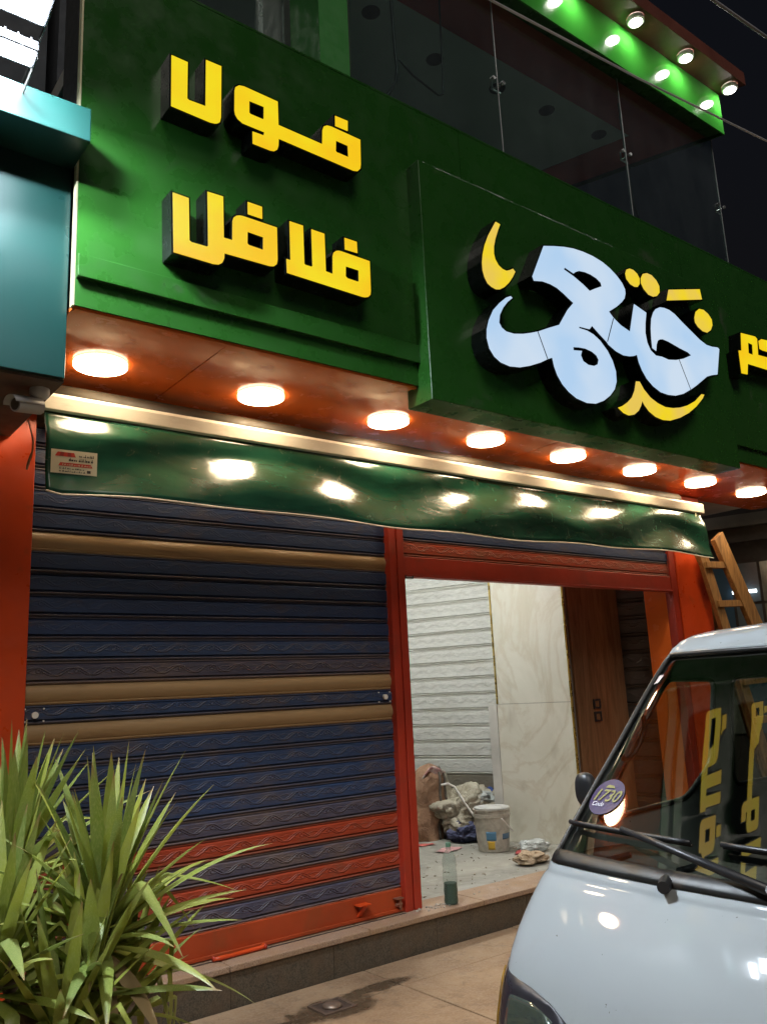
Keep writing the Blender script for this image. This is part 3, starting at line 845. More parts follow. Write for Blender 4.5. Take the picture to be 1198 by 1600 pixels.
GLASS = clear_glass('clear_glass', dust_haze=.022)
gw = thing('glass_wall', 'frameless glass panes with steel point fixings behind the fascia', 'glass wall', (5, GY, 5.1))
gx = [2.84, 4.22, 5.79, 7.28]
for a, b in zip(gx, gx[1:]):
    box(a + .006, b - .006, GY - .006, GY + .006, 5.02, 6.79).build('pane', GLASS, gw)
box(1.3, 2.585, -.306, -.294, 5.02, 6.79).build('pane', GLASS, gw)
box(2.40, 2.425, -.30, -.28, 5.02, 6.79).build('mullion', M['steel'], gw)
for x in gx[1:]:
    for z in (6.0, 5.35):
        m_ = MB()
        for sx in (-1, 1):
            m_.tube([(x, GY + .05, z), (x + sx * .05, GY + .02, z + .035)], .008, 6)
            m_.tube([(x, GY + .05, z), (x + sx * .05, GY + .02, z - .035)], .008, 6)
            m_.lathe([(.016, -.022), (.016, -.007)], (x + sx * .05, GY, z + .035), 10, 'Y')
        m_.build('point_fixing', M['steel'], gw)
    box(x - .004, x + .004, GY - .004, GY + .004, 5.02, 6.79).build('joint', M['grey_plastic'], gw)
hw = mat('black_cable', (.015, .015, .018), .5)
def cable(name, pts, r, label, m_=None):
    return MB().tube(pts, r, 6).build(name, m_ or hw, smooth=True, label=label, cat='cable')
cable('hanging_cable', [(3.33, -.55, 6.79), (3.34, -.55, 6.3), (3.35, -.55, 5.95), (3.36, -.55, 5.85), (3.33, -.56, 5.72), (3.26, -.58, 5.6), (3.20, -.6, 5.5)], .012, 'black cable hanging behind the glass beside the green column')
cable('hanging_cable', [(3.82, -.55, 6.79), (3.80, -.55, 6.0), (3.79, -.55, 5.83), (3.74, -.55, 5.80), (3.5, -.55, 5.86), (3.38, -.55, 5.93)], .008, 'thin looped cable hanging behind the glass left of its first joint')
cable('hanging_cable', [(6.08, -.5, 6.79), (6.10, -.5, 6.2), (6.12, -.5, 5.8), (6.2, -.5, 5.6), (6.55, -.5, 5.55)], .012, 'cable hanging behind the rightmost glass pane')

CZ, CY = 6.80, -.83
can = thing('roof_canopy', 'high green canopy with orange cornice and dark red soffit', 'canopy', (4, -.8, 6.8))
e = lambda t: (7.32 + SK.x * t, CY + SK.y * t)
def slabpoly(name, pts, z0, z1, m_):
    n = len(pts)
    MB().add([(x, y, z) for z in (z0, z1) for x, y in pts], [tuple(range(n)), tuple(range(2 * n - 1, n - 1, -1))] + [(i, (i + 1) % n, n + (i + 1) % n, n + i) for i in range(n)]).build(name, m_, can)
slabpoly('slab', [(-1, CY + .015), (e(.02)[0], CY + .015), e(3.4), (-1, e(3.4)[1])], CZ + .005, 7.21, M['core'])
box(-1, 7.318, CY, CY + .014, CZ - .03, 7.218).build('front_panel', M['green_gloss'], can)
MB().add([(*e(.001), CZ - .03), (*e(3.4), CZ - .03), (*e(3.4), 7.218), (*e(.001), 7.218)], [(0, 1, 2, 3)]).build('side_panel', M['green'], can, solid=.012)
slabpoly('green_border', [(-1, CY + .016), (7.29, CY + .016), (7.24, CY + .15), (-1, CY + .15)], CZ - .012, CZ + .004, M['green'])
slabpoly('red_soffit', [(-1, CY + .152), (7.23, CY + .152), (6.57 + .16, .62), (6.28, .62), (6.57, -.262), (-1, -.262)], CZ - .006, CZ + .004, M['brown_red'])
slabpoly('grey_soffit', [(-1, -.259), (6.566, -.259), (5.95, 1.5), (-1, 1.5)], CZ - .004, CZ + .004, M['grey_ceiling'])
slabpoly('cornice', [(-1, -1.06), (7.42, -1.06), (7.42 + SK.x * 3.6, -1.06 + SK.y * 3.6), (-1, 2.2)], 7.22, 7.36, mat('cornice_brown', (.15, .045, .03), .45))
for x, y in ((3.2, .1), (3.55, -.05), (4.3, .05), (5.0, .0), (5.6, -.05), (6.3, -.1)):
    MB().lathe([(.07, CZ - .008), (.075, CZ - .0045)], (x, y, 0), 20).build('downlight', M['core'], can)
SPOT = emis('spot_glow', (1, .95, .86), (1, .95, .86), SPOTS)
for x, o in ((5.02, 'at the top edge of the photo'), (5.79, 'farthest from the canopy corner of the three'), (6.55, 'middle of the three'), (7.30, 'at the canopy corner')):
    t = thing('canopy_spotlight', 'bright round spotlight under the orange cornice, ' + o, 'lamp', (x, -.955, 7.219), group='canopy spotlights')
    MB().lathe([(.075, 7.2195), (.075, 7.185), (.062, 7.178)], (x, -.955, 0), 20, capa=False).build('housing', M['white_plastic'], t, smooth=40)
    MB().lathe([(.058, 7.182), (.055, 7.172), (.03, 7.164), (.002, 7.162)], (x, -.955, 0), 20).build('lens', SPOT, t, smooth=True)
cable('overhead_cable', [(1.2, -2, 4.93), (2.78, -2, 4.965), (4.03, -2, 5.085), (5.56, -2, 5.277), (8, -2, 5.7)], .007, 'thin pale cable crossing in front of the canopy', mat('pale_cable', (.5, .5, .52), .5))
cable('overhead_cable', [(4.0, -2, 6.15), (5.09, -2, 6.213), (5.83, -2, 6.28), (8, -2, 6.6)], .012, 'grey cable at the top right against the night sky', mat('grey_cable', (.30, .30, .33), .5))

# ------------------------------------------------------------------ teal neighbour
nb = thing('neighbouring_shop', 'neighbouring shop with teal sign box and cornice left of the fascia', 'building', (-.5, -.5, 0))
box(-4, 1.034, -.95, -.02, 2.93, 3.939).build('teal_box', M['teal'], nb, bevel=.004)
box(-4, 1.037, -1.19, -.03, 3.94, 4.10).build('teal_cornice', M['teal'], nb, bevel=.004)
box(-4, 1.036, -.928, -.04, 2.918, 2.9295).build('underside', mat('brown_underside', (.10, .075, .06), .6), nb)
box(-4, .985, -.015, .3, 0, 2.917).build('wall', M['dark_green'], nb)
box(-4, 1.03, -.45, .5, 4.101, 9).build('upper_wall', M['neighbour_wall'], nb)

# floodlights on the teal cornice
FLOODM = emis('flood_glow', (.80, .90, 1), (.80, .90, 1), FLOOD)
def flood(x1, yb, zb, wd, ht, lab):
    nrm = Vector((0, -.22, -.9755))
    upv = Vector((0, -.9755, .22))
    c = Vector((x1 - wd / 2, yb, zb)) + upv * ht / 2
    t = thing('floodlight', lab, 'floodlight', c, group='floodlights on the teal cornice')
    MB().obox(c - nrm * .03, (1, 0, 0), upv, nrm, wd / 2 + .012, ht / 2 + .012, .027).build('housing', M['black_plastic'], t, bevel=.004)
    MB().obox(c, (1, 0, 0), upv, nrm, wd / 2, ht / 2, .002).build('led_face', FLOODM, t)
    for k in range(6):
        MB().obox(c - nrm * .07 + Vector((wd * (k / 5 - .5) * .9, 0, 0)), (1, 0, 0), upv, nrm, .003, ht / 2, .012).build('fin', M['black_plastic'], t)
    b0 = c - nrm * .03
    br_ = MB()
    for s in (-1, 1):
        br_.beam(b0 + Vector((s * (wd / 2 + .018), 0, 0)), Vector((b0.x + s * (wd / 2 + .018), -.95, b0.z - .05)), .025, .004, (1, 0, 0))
    br_.box(b0.x - wd / 2 - .02, b0.x + wd / 2 + .02, -.955, -.945, b0.z - .065, b0.z - .035)
    br_.beam((b0.x, -.95, b0.z - .05), (b0.x, -.45, b0.z - .05), .03, .03)
    br_.build('bracket', M['dark_steel'], t)
flood(.775, -1.37, 4.262, .27, .12, 'upper of two blinding white floodlights at the top left')
flood(.735, -1.37, 4.050, .27, .066, 'lower of two blinding white floodlights at the top left')

# cctv camera under the teal box and loose wire
cc = thing('security_camera', 'grey bullet security camera under the teal sign box', 'camera', (.975, -.80, 2.917))
MB().lathe([(.042, 2.9175), (.042, 2.895), (.034, 2.88), (.02, 2.872)], (.972, -.80, 0), 20).build('base', M['grey_plastic'], cc, smooth=40)
MB().tube([(.972, -.80, 2.88), (.965, -.79, 2.845), (.95, -.785, 2.835)], .014, 10).build('arm', M['grey_plastic'], cc, smooth=True)
ca, cb = Vector((.985, -.775, 2.845)), Vector((.865, -.83, 2.822))
dirv = (cb - ca).normalized()
MB().tube([ca, ca + dirv * .004, cb - dirv * .01, cb], [.026, .034, .034, .032], 20).build('body', M['grey_plastic'], cc, smooth=40)
MB().tube([cb, cb + dirv * .001], [.026, .020], 20).build('lens', mat('camera_lens', (.10, .08, .07), .08), cc)
up_ = Vector((0, 0, 1))
sh = MB()
side = dirv.cross(up_).normalized()
u3 = side.cross(dirv)
pts = []
for q in (ca + dirv * .01, cb + dirv * .025):
    for k in range(9):
        a = PI * (.02 + .96 * k / 8)
        pts.append(q + (side * math.cos(a) + u3 * math.sin(a)) * .040)
sh.add(pts, [(k, k + 1, k + 10, k + 9) for k in range(8)])
sh.build('sunshade', M['grey_plastic'], cc, smooth=True, solid=.003)
MB().tube([(1.055, -.30, 2.935), (1.07, -.30, 2.89), (1.085, -.30, 2.83), (1.083, -.3, 2.78), (1.066, -.30, 2.72), (1.06, -.30, 2.685)], [.003, .003, .004, .005, .007, .005], 6).build('loose_wire', mat('copper_wire', (.40, .22, .14), .5), smooth=True, label='frayed loose wire dangling in front of the left pilaster', cat='wire')
# ------------------------------------------------------------------ surfaces with holes
def inside(p, poly):
    r = False
    n = len(poly)
    for i in range(n):
        a, b = poly[i], poly[i - 1]
        if (a[1] > p[1]) != (b[1] > p[1]) and p[0] < (b[0] - a[0]) * (p[1] - a[1]) / (b[1] - a[1]) + a[0]:
            r = not r
    return r
def densify(L, step):
    out = []
    for i in range(len(L)):
        a, b = Vector(L[i]), Vector(L[(i + 1) % len(L)])
        k = max(1, int((b - a).length / step))
        out += [tuple(a.lerp(b, j / k)) for j in range(k)]
    return out
def surf(outer, holes, step, fn):
    loops = [densify(L, step) for L in [outer] + holes]
    vs, es = [], []
    for L in loops:
        k = len(vs)
        vs += [Vector(p) for p in L]
        es += [(k + i, k + (i + 1) % len(L)) for i in range(len(L))]
    x0, x1 = min(p[0] for p in outer), max(p[0] for p in outer)
    y0, y1 = min(p[1] for p in outer), max(p[1] for p in outer)
    i = x0 + step / 2
    while i < x1:
        j = y0 + step / 2
        while j < y1:
            if inside((i, j), outer) and not any(inside((i, j), h) for h in holes):
                vs.append(Vector((i, j)))
            j += step
        i += step
    r = delaunay_2d_cdt(vs, es, [], 0, 1e-6)
    fs = []
    for f in r[2]:
        c = sum((r[0][q] for q in f), Vector((0, 0))) / len(f)
        if inside(c, outer) and not any(inside(c, h) for h in holes):
            fs.append(tuple(f))
    return MB().add([fn(v[0], v[1]) for v in r[0]], fs)
def rounded(pts, r, n=5):
    out = []
    m = len(pts)
    for i in range(m):
        p0, p1, p2 = Vector(pts[i - 1]), Vector(pts[i]), Vector(pts[(i + 1) % m])
        a, b = p1 + (p0 - p1).normalized() * r, p1 + (p2 - p1).normalized() * r
        for k in range(n + 1):
            t = k / n
            out.append(tuple(a * (1 - t) ** 2 + p1 * 2 * t * (1 - t) + b * t * t))
    return out

# ------------------------------------------------------------------ the white van
YC = -3.16
ROWS = [(.22, 1.90, .66), (.28, 1.83, .70), (.36, 1.80, .722), (.46, 1.80, .732), (.58, 1.822, .738), (.66, 1.848, .74), (.76, 1.892, .742),
        (.85, 1.962, .743), (.94, 2.052, .742), (1.0, 2.116, .74), (1.15, 2.272, .727), (1.35, 2.480, .705), (1.5, 2.628, .686), (1.635, 2.775, .668), (1.66, 2.805, .665)]
def cr(z, k):
    R = ROWS
    z = min(max(z, R[0][0]), R[-1][0])
    i = max(j for j in range(len(R) - 1) if R[j][0] <= z + 1e-9)
    z0, z1 = R[i][0], R[i + 1][0]
    t = (z - z0) / (z1 - z0)
    def tang(j):
        a, b = max(0, j - 1), min(len(R) - 1, j + 1)
        return (R[b][k] - R[a][k]) / (R[b][0] - R[a][0])
    h = z1 - z0
    return ((2 * t ** 3 - 3 * t ** 2 + 1) * R[i][k] + (t ** 3 - 2 * t ** 2 + t) * h * tang(i) + (-2 * t ** 3 + 3 * t ** 2) * R[i + 1][k] + (t ** 3 - t ** 2) * h * tang(i + 1))
def corner(s):
    return max(0, (abs(s) - .86) / .14) ** 2
def front(s, z, off=0.0):
    cre = .010 * math.exp(-((z - .955) / .012) ** 2) * (1 if z < 1.0 else 0)
    x = cr(z, 1) + .07 * s * s + .07 * corner(s) + cre
    y = YC + s * cr(z, 2)
    if off:
        e_ = .004
        du = Vector(front(s + e_, z)) - Vector(front(s - e_, z))
        dv = Vector(front(s, z + e_)) - Vector(front(s, z - e_))
        n_ = du.cross(dv).normalized()
        if n_.x > 0:
            n_ = -n_
        return tuple(Vector((x, y, z)) + n_ * off)
    return (x, y, z)
ROOF = [(2.805, 1.66, .665, 0.0), (2.85, 1.692, .662, .018), (2.90, 1.712, .66, .035), (2.98, 1.730, .657, .05), (3.15, 1.748, .653, .065), (3.5, 1.765, .65, .08), (4.5, 1.775, .65, .085), (5.06, 1.76, .65, .085)]
def roof(s, i):
    xc, zc, w_, cw = ROOF[i]
    return (xc + .07 * s * s + .07 * corner(s), YC + s * w_, zc - cw * (.35 * s * s + .65 * corner(s)))

def van_paint():
    b = NB('white_van_paint')
    p = b.pos()
    n1 = b.noise(p, 1.4, 4, .6)
    c = b.mix(b.ramp(n1, .3, .7), (.283, .306, .317), (.318, .338, .346))
    chips = b.ramp(b.noise(p, 55, 2, .5), .755, .765)
    c = b.mix(chips, c, (.10, .09, .08))
    gr = b.ramp(b.noise(p, 3.2, 8, .75), .55, .8, 0, .30)
    c = b.mix(gr, c, (.24, .235, .22))
    b.set(Base_Color=c, Roughness=.6, Specular_IOR_Level=.08, Coat_Weight=.8, Coat_Roughness=.035,
          Normal=b.bump(b.noise(p, 2.6, 3, .5), .05, .03))
    return b.m
VP = van_paint()
van = thing('parked_van', 'white minivan parked facing left in front of the open bay', 'van', (3.5, YC, 0))
SL = [-1, -.99, -.98, -.965, -.945, -.92, -.89, -.86, -.78, -.66, -.5, -.33, -.16, 0, .16, .33, .5, .66, .78, .86, .89, .92, .945, .965, .98, .99, 1]
ZL = [.22, .25, .28, .32, .36, .41, .46, .52, .58, .62, .66, .71, .76, .805, .85, .90, .925, .937, .945, .95, .955, .96, .965, .973, .985, 1.0, 1.05, 1.1, 1.15, 1.25, 1.35, 1.43, 1.5, 1.57, 1.635, 1.66]
body = MB()
ns = len(SL)
vs = [front(s, z) for z in ZL for s in SL] + [roof(s, i) for i in range(1, len(ROOF)) for s in SL]
fs = []
nr = len(ZL) + len(ROOF) - 1
for j in range(nr - 1):
    for i in range(ns - 1):
        if j < len(ZL) - 1 and ZL[j] >= .999 and ZL[j + 1] <= 1.636 and SL[i] >= -.921 and SL[i + 1] <= .921:
            continue
        a = j * ns + i
        fs.append((a, a + 1, a + ns + 1, a + ns))
body.add(vs, fs)
body.build('body_front', VP, van, smooth=60, solid=.004)
def sidept(sg):
    def f(x, z):
        return (x, YC + sg * cr(z, 2), z)
    return f
edge = [(front(1, z)[0], z) for z in ZL if z >= .3]
rail = [(roof(1, i)[0], roof(1, i)[2]) for i in range(1, len(ROOF))]
def arch(cx, r=.31, n=14):
    return [(cx + r * math.cos(PI * k / n), .30 + r * math.sin(PI * k / n)) for k in range(n + 1)]
poly = edge + rail + [(5.20, 1.0), (5.20, .30)] + arch(4.55) + arch(2.72)
win1 = rounded([(2.47, 1.065), (3.02, 1.085), (3.20, 1.20), (3.235, 1.535), (2.90, 1.545)], .05)
win2 = rounded([(3.36, 1.10), (4.30, 1.10), (4.30, 1.54), (3.36, 1.54)], .06)
for sg in (1, -1):
    surf(poly, [win1, win2], .09, sidept(sg)).build('body_side', VP, van, smooth=60, solid=.004)
    for wn in (win1, win2):
        g = surf(wn, [], .12, lambda x, z: (x, YC + sg * (cr(z, 2) - .006), z)).build('side_window', clear_glass('side_glass', (.70, .76, .74), .2), van, smooth=60)
        MB().tube([(x, YC + sg * (cr(z, 2) + .001), z) for x, z in densify(wn, .05)], .011, 6, closed=True).build('window_seal', M['rubber'], g, smooth=True)
    MB().tube([roof(sg, i) for i in range(1, len(ROOF))], .010, 6).build('drip_rail', VP, van, smooth=True)
rp = [(YC + s * cr(z, 2), z) for s, zs_ in ((1, [.3, .6, .9, 1.2, 1.5, 1.66]), (-1, [1.66, 1.5, 1.2, .9, .6, .3])) for z in zs_]
MB().prism([rp], 5.18, 5.20, lambda a, y, b: (y, a, b)).build('rear_panel', VP, van)
# windscreen with wavy float glass
WS = clear_glass('windscreen_glass', (.70, .78, .74), .35, .01, 2.1)
ws = MB().grid(lambda u, v: front(-.92 + 1.84 * u, 1.0 + .635 * v, -.006), 40, 20).build('windscreen', WS, van, smooth=True)
loop = rounded([(-.917, 1.005), (.917, 1.005), (.917, 1.632), (-.917, 1.632)], .045, 5)
MB().tube([front(s, z, .002) for s, z in densify(loop, .05)], .009, 8, closed=True).build('windscreen_seal', M['rubber'], ws, smooth=True)
MB().grid(lambda u, v: front(-.918 + 1.836 * u, .985 + .034 * v, .004 + .006 * math.sin(PI * v)), 40, 4).build('cowl_strip', M['rubber'], van, smooth=True, solid=.006)
# wipers
def wiper(s0, z0, s1, z1, pv, lab):
    t = MB()
    t.tube([front(s0 + (s1 - s0) * k / 8, z0 + (z1 - z0) * k / 8, .022) for k in range(9)], .008, 6)
    w0 = t.build('wiper', M['black_plastic'], van, smooth=True)
    MB().tube([front(s0 + (s1 - s0) * k / 8, z0 + (z1 - z0) * k / 8, .010) for k in range(9)], .005, 6).build('wiper_blade', M['rubber'], w0, smooth=True)
    sm, zm = (s0 + s1) / 2, (z0 + z1) / 2
    MB().tube([front(sm, zm, .034), front((sm * .7 + pv[0] * .3), (zm * .7 + pv[1] * .3), .045), front(pv[0], pv[1], .035)], [.009, .011, .015], 6).build('wiper_arm', M['black_plastic'], w0, smooth=True)
    a_, b_ = Vector(front(pv[0], pv[1], -.01)), Vector(front(pv[0], pv[1], .05))
    MB().tube([a_, b_], .018, 10).build('wiper_spindle', M['black_plastic'], w0, smooth=40)
wiper(.895, 1.085, .24, 1.078, (-.15, .995), '')
wiper(.11, 1.083, -.45, 1.075, (-.75, .99), '')
a_, b_ = Vector(front(.30, 1.0, -.005)), Vector(front(.26, .972, .035))
MB().tube([a_, a_.lerp(b_, .6), b_], [.020, .019, .017], 10).build('washer_spindle', M['black_plastic'], van, smooth=40)
# stickers on the glass
PUR, STY = prt('sticker_purple', (.024, .015, .075)), prt('sticker_yellow', (.20, .19, .06))
cs, cz, cr_ = .802, 1.176, .072
def gp_(a, b, off):
    return front(cs + a / .725, cz + b * .69, off)
ds = MB()
ring = [(cr_ * math.cos(2 * PI * k / 28), cr_ * math.sin(2 * PI * k / 28)) for k in range(28)]
surf(ring, [], .03, lambda a, b: gp_(a, b, -.0025)).build('round_sticker', PUR, van, smooth=True)
def glass_text(txt, a0, b0, size, m_, sx=1.0):
    cu = bpy.data.curves.new('t', 'FONT')
    cu.body = txt
    cu.size = size
    cu.shear = .25
    cu.align_x = 'CENTER'
    cu.align_y = 'CENTER'
    cu.offset = size * .012
    cu.resolution_u = 3
    to = bpy.data.objects.new('t', cu)
    COL.objects.link(to)
    dg = bpy.context.evaluated_depsgraph_get()
    dg.update()
    me = bpy.data.meshes.new_from_object(to.evaluated_get(dg))
    mb = MB()
    mb.add([gp_(-(v.co.x * sx) + a0, v.co.y + b0, .0005) for v in me.vertices], [tuple(p.vertices) for p in me.polygons])
    bpy.data.objects.remove(to)
    bpy.data.meshes.remove(me)
    mb.build('sticker_print', m_, van)
glass_text('1730', 0, .0, .066, STY, .9)
glass_text('Code', .018, -.034, .024, prt('sticker_pale', (.6, .6, .7)))
surf([(-.022, .034), (.022, .034), (.012, .046), (-.012, .044)], [], .02, lambda a, b: gp_(a, b, .0005)).build('sticker_print', STY, van)
surf([(.872, 1.535), (.905, 1.530), (.897, 1.560), (.863, 1.563)], [], .02, lambda s, z: front(s, z, -.002)).build('paper_sticker', mat('pink_paper', (.75, .62, .60), .6), van)
# headlamps
def hl_mat():
    b = NB('headlamp_lens')
    b.set(Base_Color=(.10, .12, .10), Roughness=.08, Metallic=.55, Coat_Weight=1.0)
    return b.m
HL = hl_mat()
for sg in (1, -1):
    bz = [(.998, .722), (.903, .714), (.754, .702), (.638, .684), (.546, .656), (.505, .61), (.50, .45), (.998, .45)]
    h = surf([(s * sg, z) for s, z in bz], [], .05, lambda s, z: front(s, z, .004)).build('headlamp_bezel', mat('bezel_plastic', (.022, .020, .026), .35), van, smooth=60, solid=.006)
    ln_ = rounded([(.855, .668), (.72, .670), (.60, .648), (.555, .60), (.56, .49), (.87, .49)], .02, 3)
    surf([(s * sg, z) for s, z in ln_], [], .03, lambda s, z: front(s, z, .012)).build('headlamp_lens', HL, h, smooth=60, solid=.008)
    am = [(.94, .695), (.999, .70), (.999, .46), (.93, .46)]
    surf([(s * sg, z) for s, z in am], [], .04, lambda s, z: front(s, z, .013)).build('indicator', mat('amber_lens', (.35, .20, .03), .15), h, smooth=60, solid=.005)
# bumper, mirror, wheels
MB().grid(lambda u, v: front(-.999 + 1.998 * u, .21 + .145 * v, .03 * math.sin(PI * min(1, max(0, v * .8 + .1)))), 40, 6).build('bumper', M['black_plastic'], van, smooth=True, solid=.006)
def blob(c, r, n=18, m_=10, sq=2.6):
    mb = MB()
    def f(u, v):
        a, b = 2 * PI * u, PI * (v - .5)
        def pw(t):
            return math.copysign(abs(t) ** (2 / sq), t)
        return (c[0] + r[0] * pw(math.cos(b)) * pw(math.cos(a)), c[1] + r[1] * pw(math.cos(b)) * pw(math.sin(a)), c[2] + r[2] * pw(math.sin(b)))
    return mb.grid(f, n, m_)
for sg in (1, -1):
    mr = blob((2.49, YC + sg * .785, 1.17), (.03, .04, .06)).build('door_mirror', M['black_plastic'], van, smooth=True)
    MB().tube([(2.50, YC + sg * .78, 1.15), (2.52, YC + sg * .72, 1.13)], .018, 8).build('mirror_arm', M['black_plastic'], mr, smooth=True)
for x in (2.72, 4.55):
    for sg in (1, -1):
        cy = YC + sg * .64
        tprof = [(.16, -.08), (.24, -.085), (.27, -.06), (.275, 0), (.27, .06), (.24, .085), (.16, .08)]
        wv = MB().lathe(tprof, (x, cy, .275), 28, 'Y').build('tyre', M['rubber'], van, smooth=40)
        MB().lathe([(.02, sg * .075), (.08, sg * .078), (.14, sg * .06), (.165, sg * .082)], (x, cy, .275), 20, 'Y').build('rim', M['steel'], wv, smooth=40)
# cabin
DK = mat('cabin_trim', (.045, .042, .038), .7, bump=.1, bscale=80)
def dash(u, v):
    s = -.93 + 1.86 * u
    prof_ = [(0.02, 1.0), (.18, 1.01), (.36, 1.0), (.44, .95), (.46, .80), (.47, .60)]
    q = v * (len(prof_) - 1)
    i = min(len(prof_) - 2, int(q))
    t = q - i
    dx = prof_[i][0] * (1 - t) + prof_[i + 1][0] * t
    z = prof_[i][1] * (1 - t) + prof_[i + 1][1] * t
    return (cr(1.0, 1) + .07 * s * s + .07 * corner(s) + dx, YC + s * .735, z - .012)
MB().grid(dash, 24, 20).build('dashboard', DK, van, smooth=True)
for k in range(2):
    MB().tube([(cr(1, 1) + .05 * sgn + .16, YC + .25 + .25 * k, 1.003) for sgn in (-1, 1)], .012, 6).build('vent', M['black_plastic'], van)
box(2.1, 5.17, YC - .70, YC + .70, .30, .34).build('cabin_floor', DK, van)
for sg in (1, -1):
    st_ = blob((3.10, YC + sg * .34, .78), (.25, .23, .09)).build('seat', DK, van, smooth=True)
    blob((3.36, YC + sg * .34, 1.10), (.08, .22, .32)).build('seat_back', DK, st_, smooth=True)
    blob((3.38, YC + sg * .34, 1.48), (.05, .12, .09)).build('head_rest', DK, st_, smooth=True)
sw = MB().tube([(2.82 + .10 * math.sin(2 * PI * k / 24), YC - .34 + .19 * math.cos(2 * PI * k / 24), 1.05 + .16 * math.sin(2 * PI * k / 24)) for k in range(24)], .014, 8, closed=True).build('steering_wheel', M['black_plastic'], van, smooth=True)
MB().tube([(2.82, YC - .34, 1.05), (2.62, YC - .34, .88)], .03, 8).build('steering_column', M['black_plastic'], sw)
gpx = [(2.62 + .055 * math.cos(a) + .04 * math.sin(a), YC + .655 - .01 * math.sin(a), 1.345 + .075 * math.sin(a)) for a in [2 * PI * k / 16 for k in range(16)]]
MB().tube(gpx, .010, 6, closed=True).build('grab_handle', M['black_plastic'], van, smooth=True)
box(3.9, 3.92, YC - .62, YC + .62, .35, 1.60).build('rear_bulkhead', DK, van)

# ------------------------------------------------------------------ yucca plant
def leaf_mat():
    b = NB('yucca_leaf')
    o = b.n('ShaderNodeObjectInfo')
    p = b.pos()
    c = b.mix(o.outputs['Random'], (.13, .20, .030), (.40, .43, .055))
    n1 = b.noise(p, 7, 4, .6)
    c = b.mix(b.ramp(n1, .35, .7, 0, .7), c, (.22, .28, .10))
    st1 = b.noise(b.mapped(b.obj(), (220, 220, 4)), 1, 3, .6)
    c = b.mix(b.ramp(st1, .45, .75, 0, .5), c, (.42, .42, .17))
    c = b.mix(b.ramp(b.noise(p, 16, 5, .7), .66, .76, 0, .8), c, (.30, .22, .10))
    at = b.n('ShaderNodeAttribute')
    at.attribute_name = 'along'
    tip = b.ramp(b.math('ADD', at.outputs['Fac'], b.math('MULTIPLY', b.noise(p, 9, 3), .25)), 1.0, 1.12, 0, .9)
    c = b.mix(tip, c, (.26, .16, .07))
    b.set(Base_Color=c, Roughness=.42, Specular_IOR_Level=.45, Transmission_Weight=0.0)
    tl_ = b.n('ShaderNodeBsdfTranslucent')
    b.t.links.new(c, tl_.inputs[0])
    mx = b.n('ShaderNodeMixShader')
    mx.inputs[0].default_value = .22
    b.t.links.new(b.b.outputs[0], mx.inputs[1])
    b.t.links.new(tl_.outputs[0], mx.inputs[2])
    b.t.links.new(mx.outputs[0], b.out.inputs[0])
    return b.m
LEAF = leaf_mat()
DRY = mat('dry_leaf', (.28, .20, .10), .7)
yc = thing('yucca_plant', 'spiky green yucca plant in a pot at the left', 'plant', (.98, -1.45, 0))
rnd = random.Random(11)
def leaf(root, az, el, L, wd, droop, parent, m_, kink=0):
    nseg = 11
    p = Vector(root)
    pts = []
    el_ = el
    step_ = L / nseg
    mb = MB()
    vs_ = []
    tw = rnd.uniform(-.35, .35)
    for k in range(nseg + 1):
        t = k / nseg
        d = Vector((math.cos(az) * math.cos(el_), math.sin(az) * math.cos(el_), math.sin(el_)))
        sd2 = Vector((-math.sin(az), math.cos(az), 0))
        nn = sd2.cross(d)
        tt = tw * t
        s3 = sd2 * math.cos(tt) + nn * math.sin(tt)
        n3 = nn * math.cos(tt) - sd2 * math.sin(tt)
        prof_ = (.55 + 1.3 * t) if t < .3 else .94 * (1 - ((t - .3) / .7) ** 1.9) + .04
        hw_ = wd / 2 * min(1, prof_)
        if k == nseg:
            hw_ = .001
        vs_ += [p - s3 * hw_ - n3 * 0, p + n3 * hw_ * -.35, p + s3 * hw_]
        p = p + d * step_
        el_ -= droop * step_ / .45 * (.35 + 1.6 * t) + (kink if k == int(nseg * .45) else 0)
    fs_ = []
    for k in range(nseg):
        a = k * 3
        fs_ += [(a, a + 1, a + 4, a + 3), (a + 1, a + 2, a + 5, a + 4)]
    mb.add(vs_, fs_)
    lo = mb.build('leaf', m_, parent, smooth=True, recalc=False)
    at = lo.data.attributes.new('along', 'FLOAT', 'POINT')
    at.data.foreach_set('value', [(k // 3) / nseg for k in range(3 * (nseg + 1))])
def rosette(c, n_, Ls, wd, seed, base):
    c = Vector(c)
    MB().tube([Vector(base), Vector(base).lerp(c, .5) + Vector((.02, .01, 0)), c], [.045, .036, .028], 10).build('stem', mat('yucca_bark', (.12, .085, .055), .9, bump=.5, bscale=40), yc, smooth=True)
    for k in range(n_):
        t = k / n_
        az = k * 2.39996 + rnd.uniform(-.25, .25)
        el = math.radians(84 - 108 * t ** 1.15 + rnd.uniform(-8, 8))
        L = Ls * (1 - .28 * abs(t - .45)) * rnd.uniform(.8, 1.12)
        dr = .03 + .34 * t + rnd.uniform(0, .35) * t
        kink = rnd.uniform(.6, 1.9) if (t > .40 and rnd.random() < .5) else 0
        rt_ = c + Vector((math.cos(az) * .02, math.sin(az) * .02, -.16 * t))
        m_ = DRY if (t > .85 and rnd.random() < .3) else LEAF
        leaf(rt_, az, el, L, wd * rnd.uniform(.8, 1.15), dr, yc, m_, kink)
rosette((1.06, -1.50, .90), 84, .55, .050, 1, (1.0, -1.45, .30))
rosette((.84, -1.20, 1.06), 70, .50, .046, 2, (.95, -1.40, .30))
rosette((.70, -1.62, .86), 58, .46, .046, 3, (.93, -1.48, .30))
rosette((1.16, -1.38, .62), 36, .42, .046, 4, (1.02, -1.40, .30))
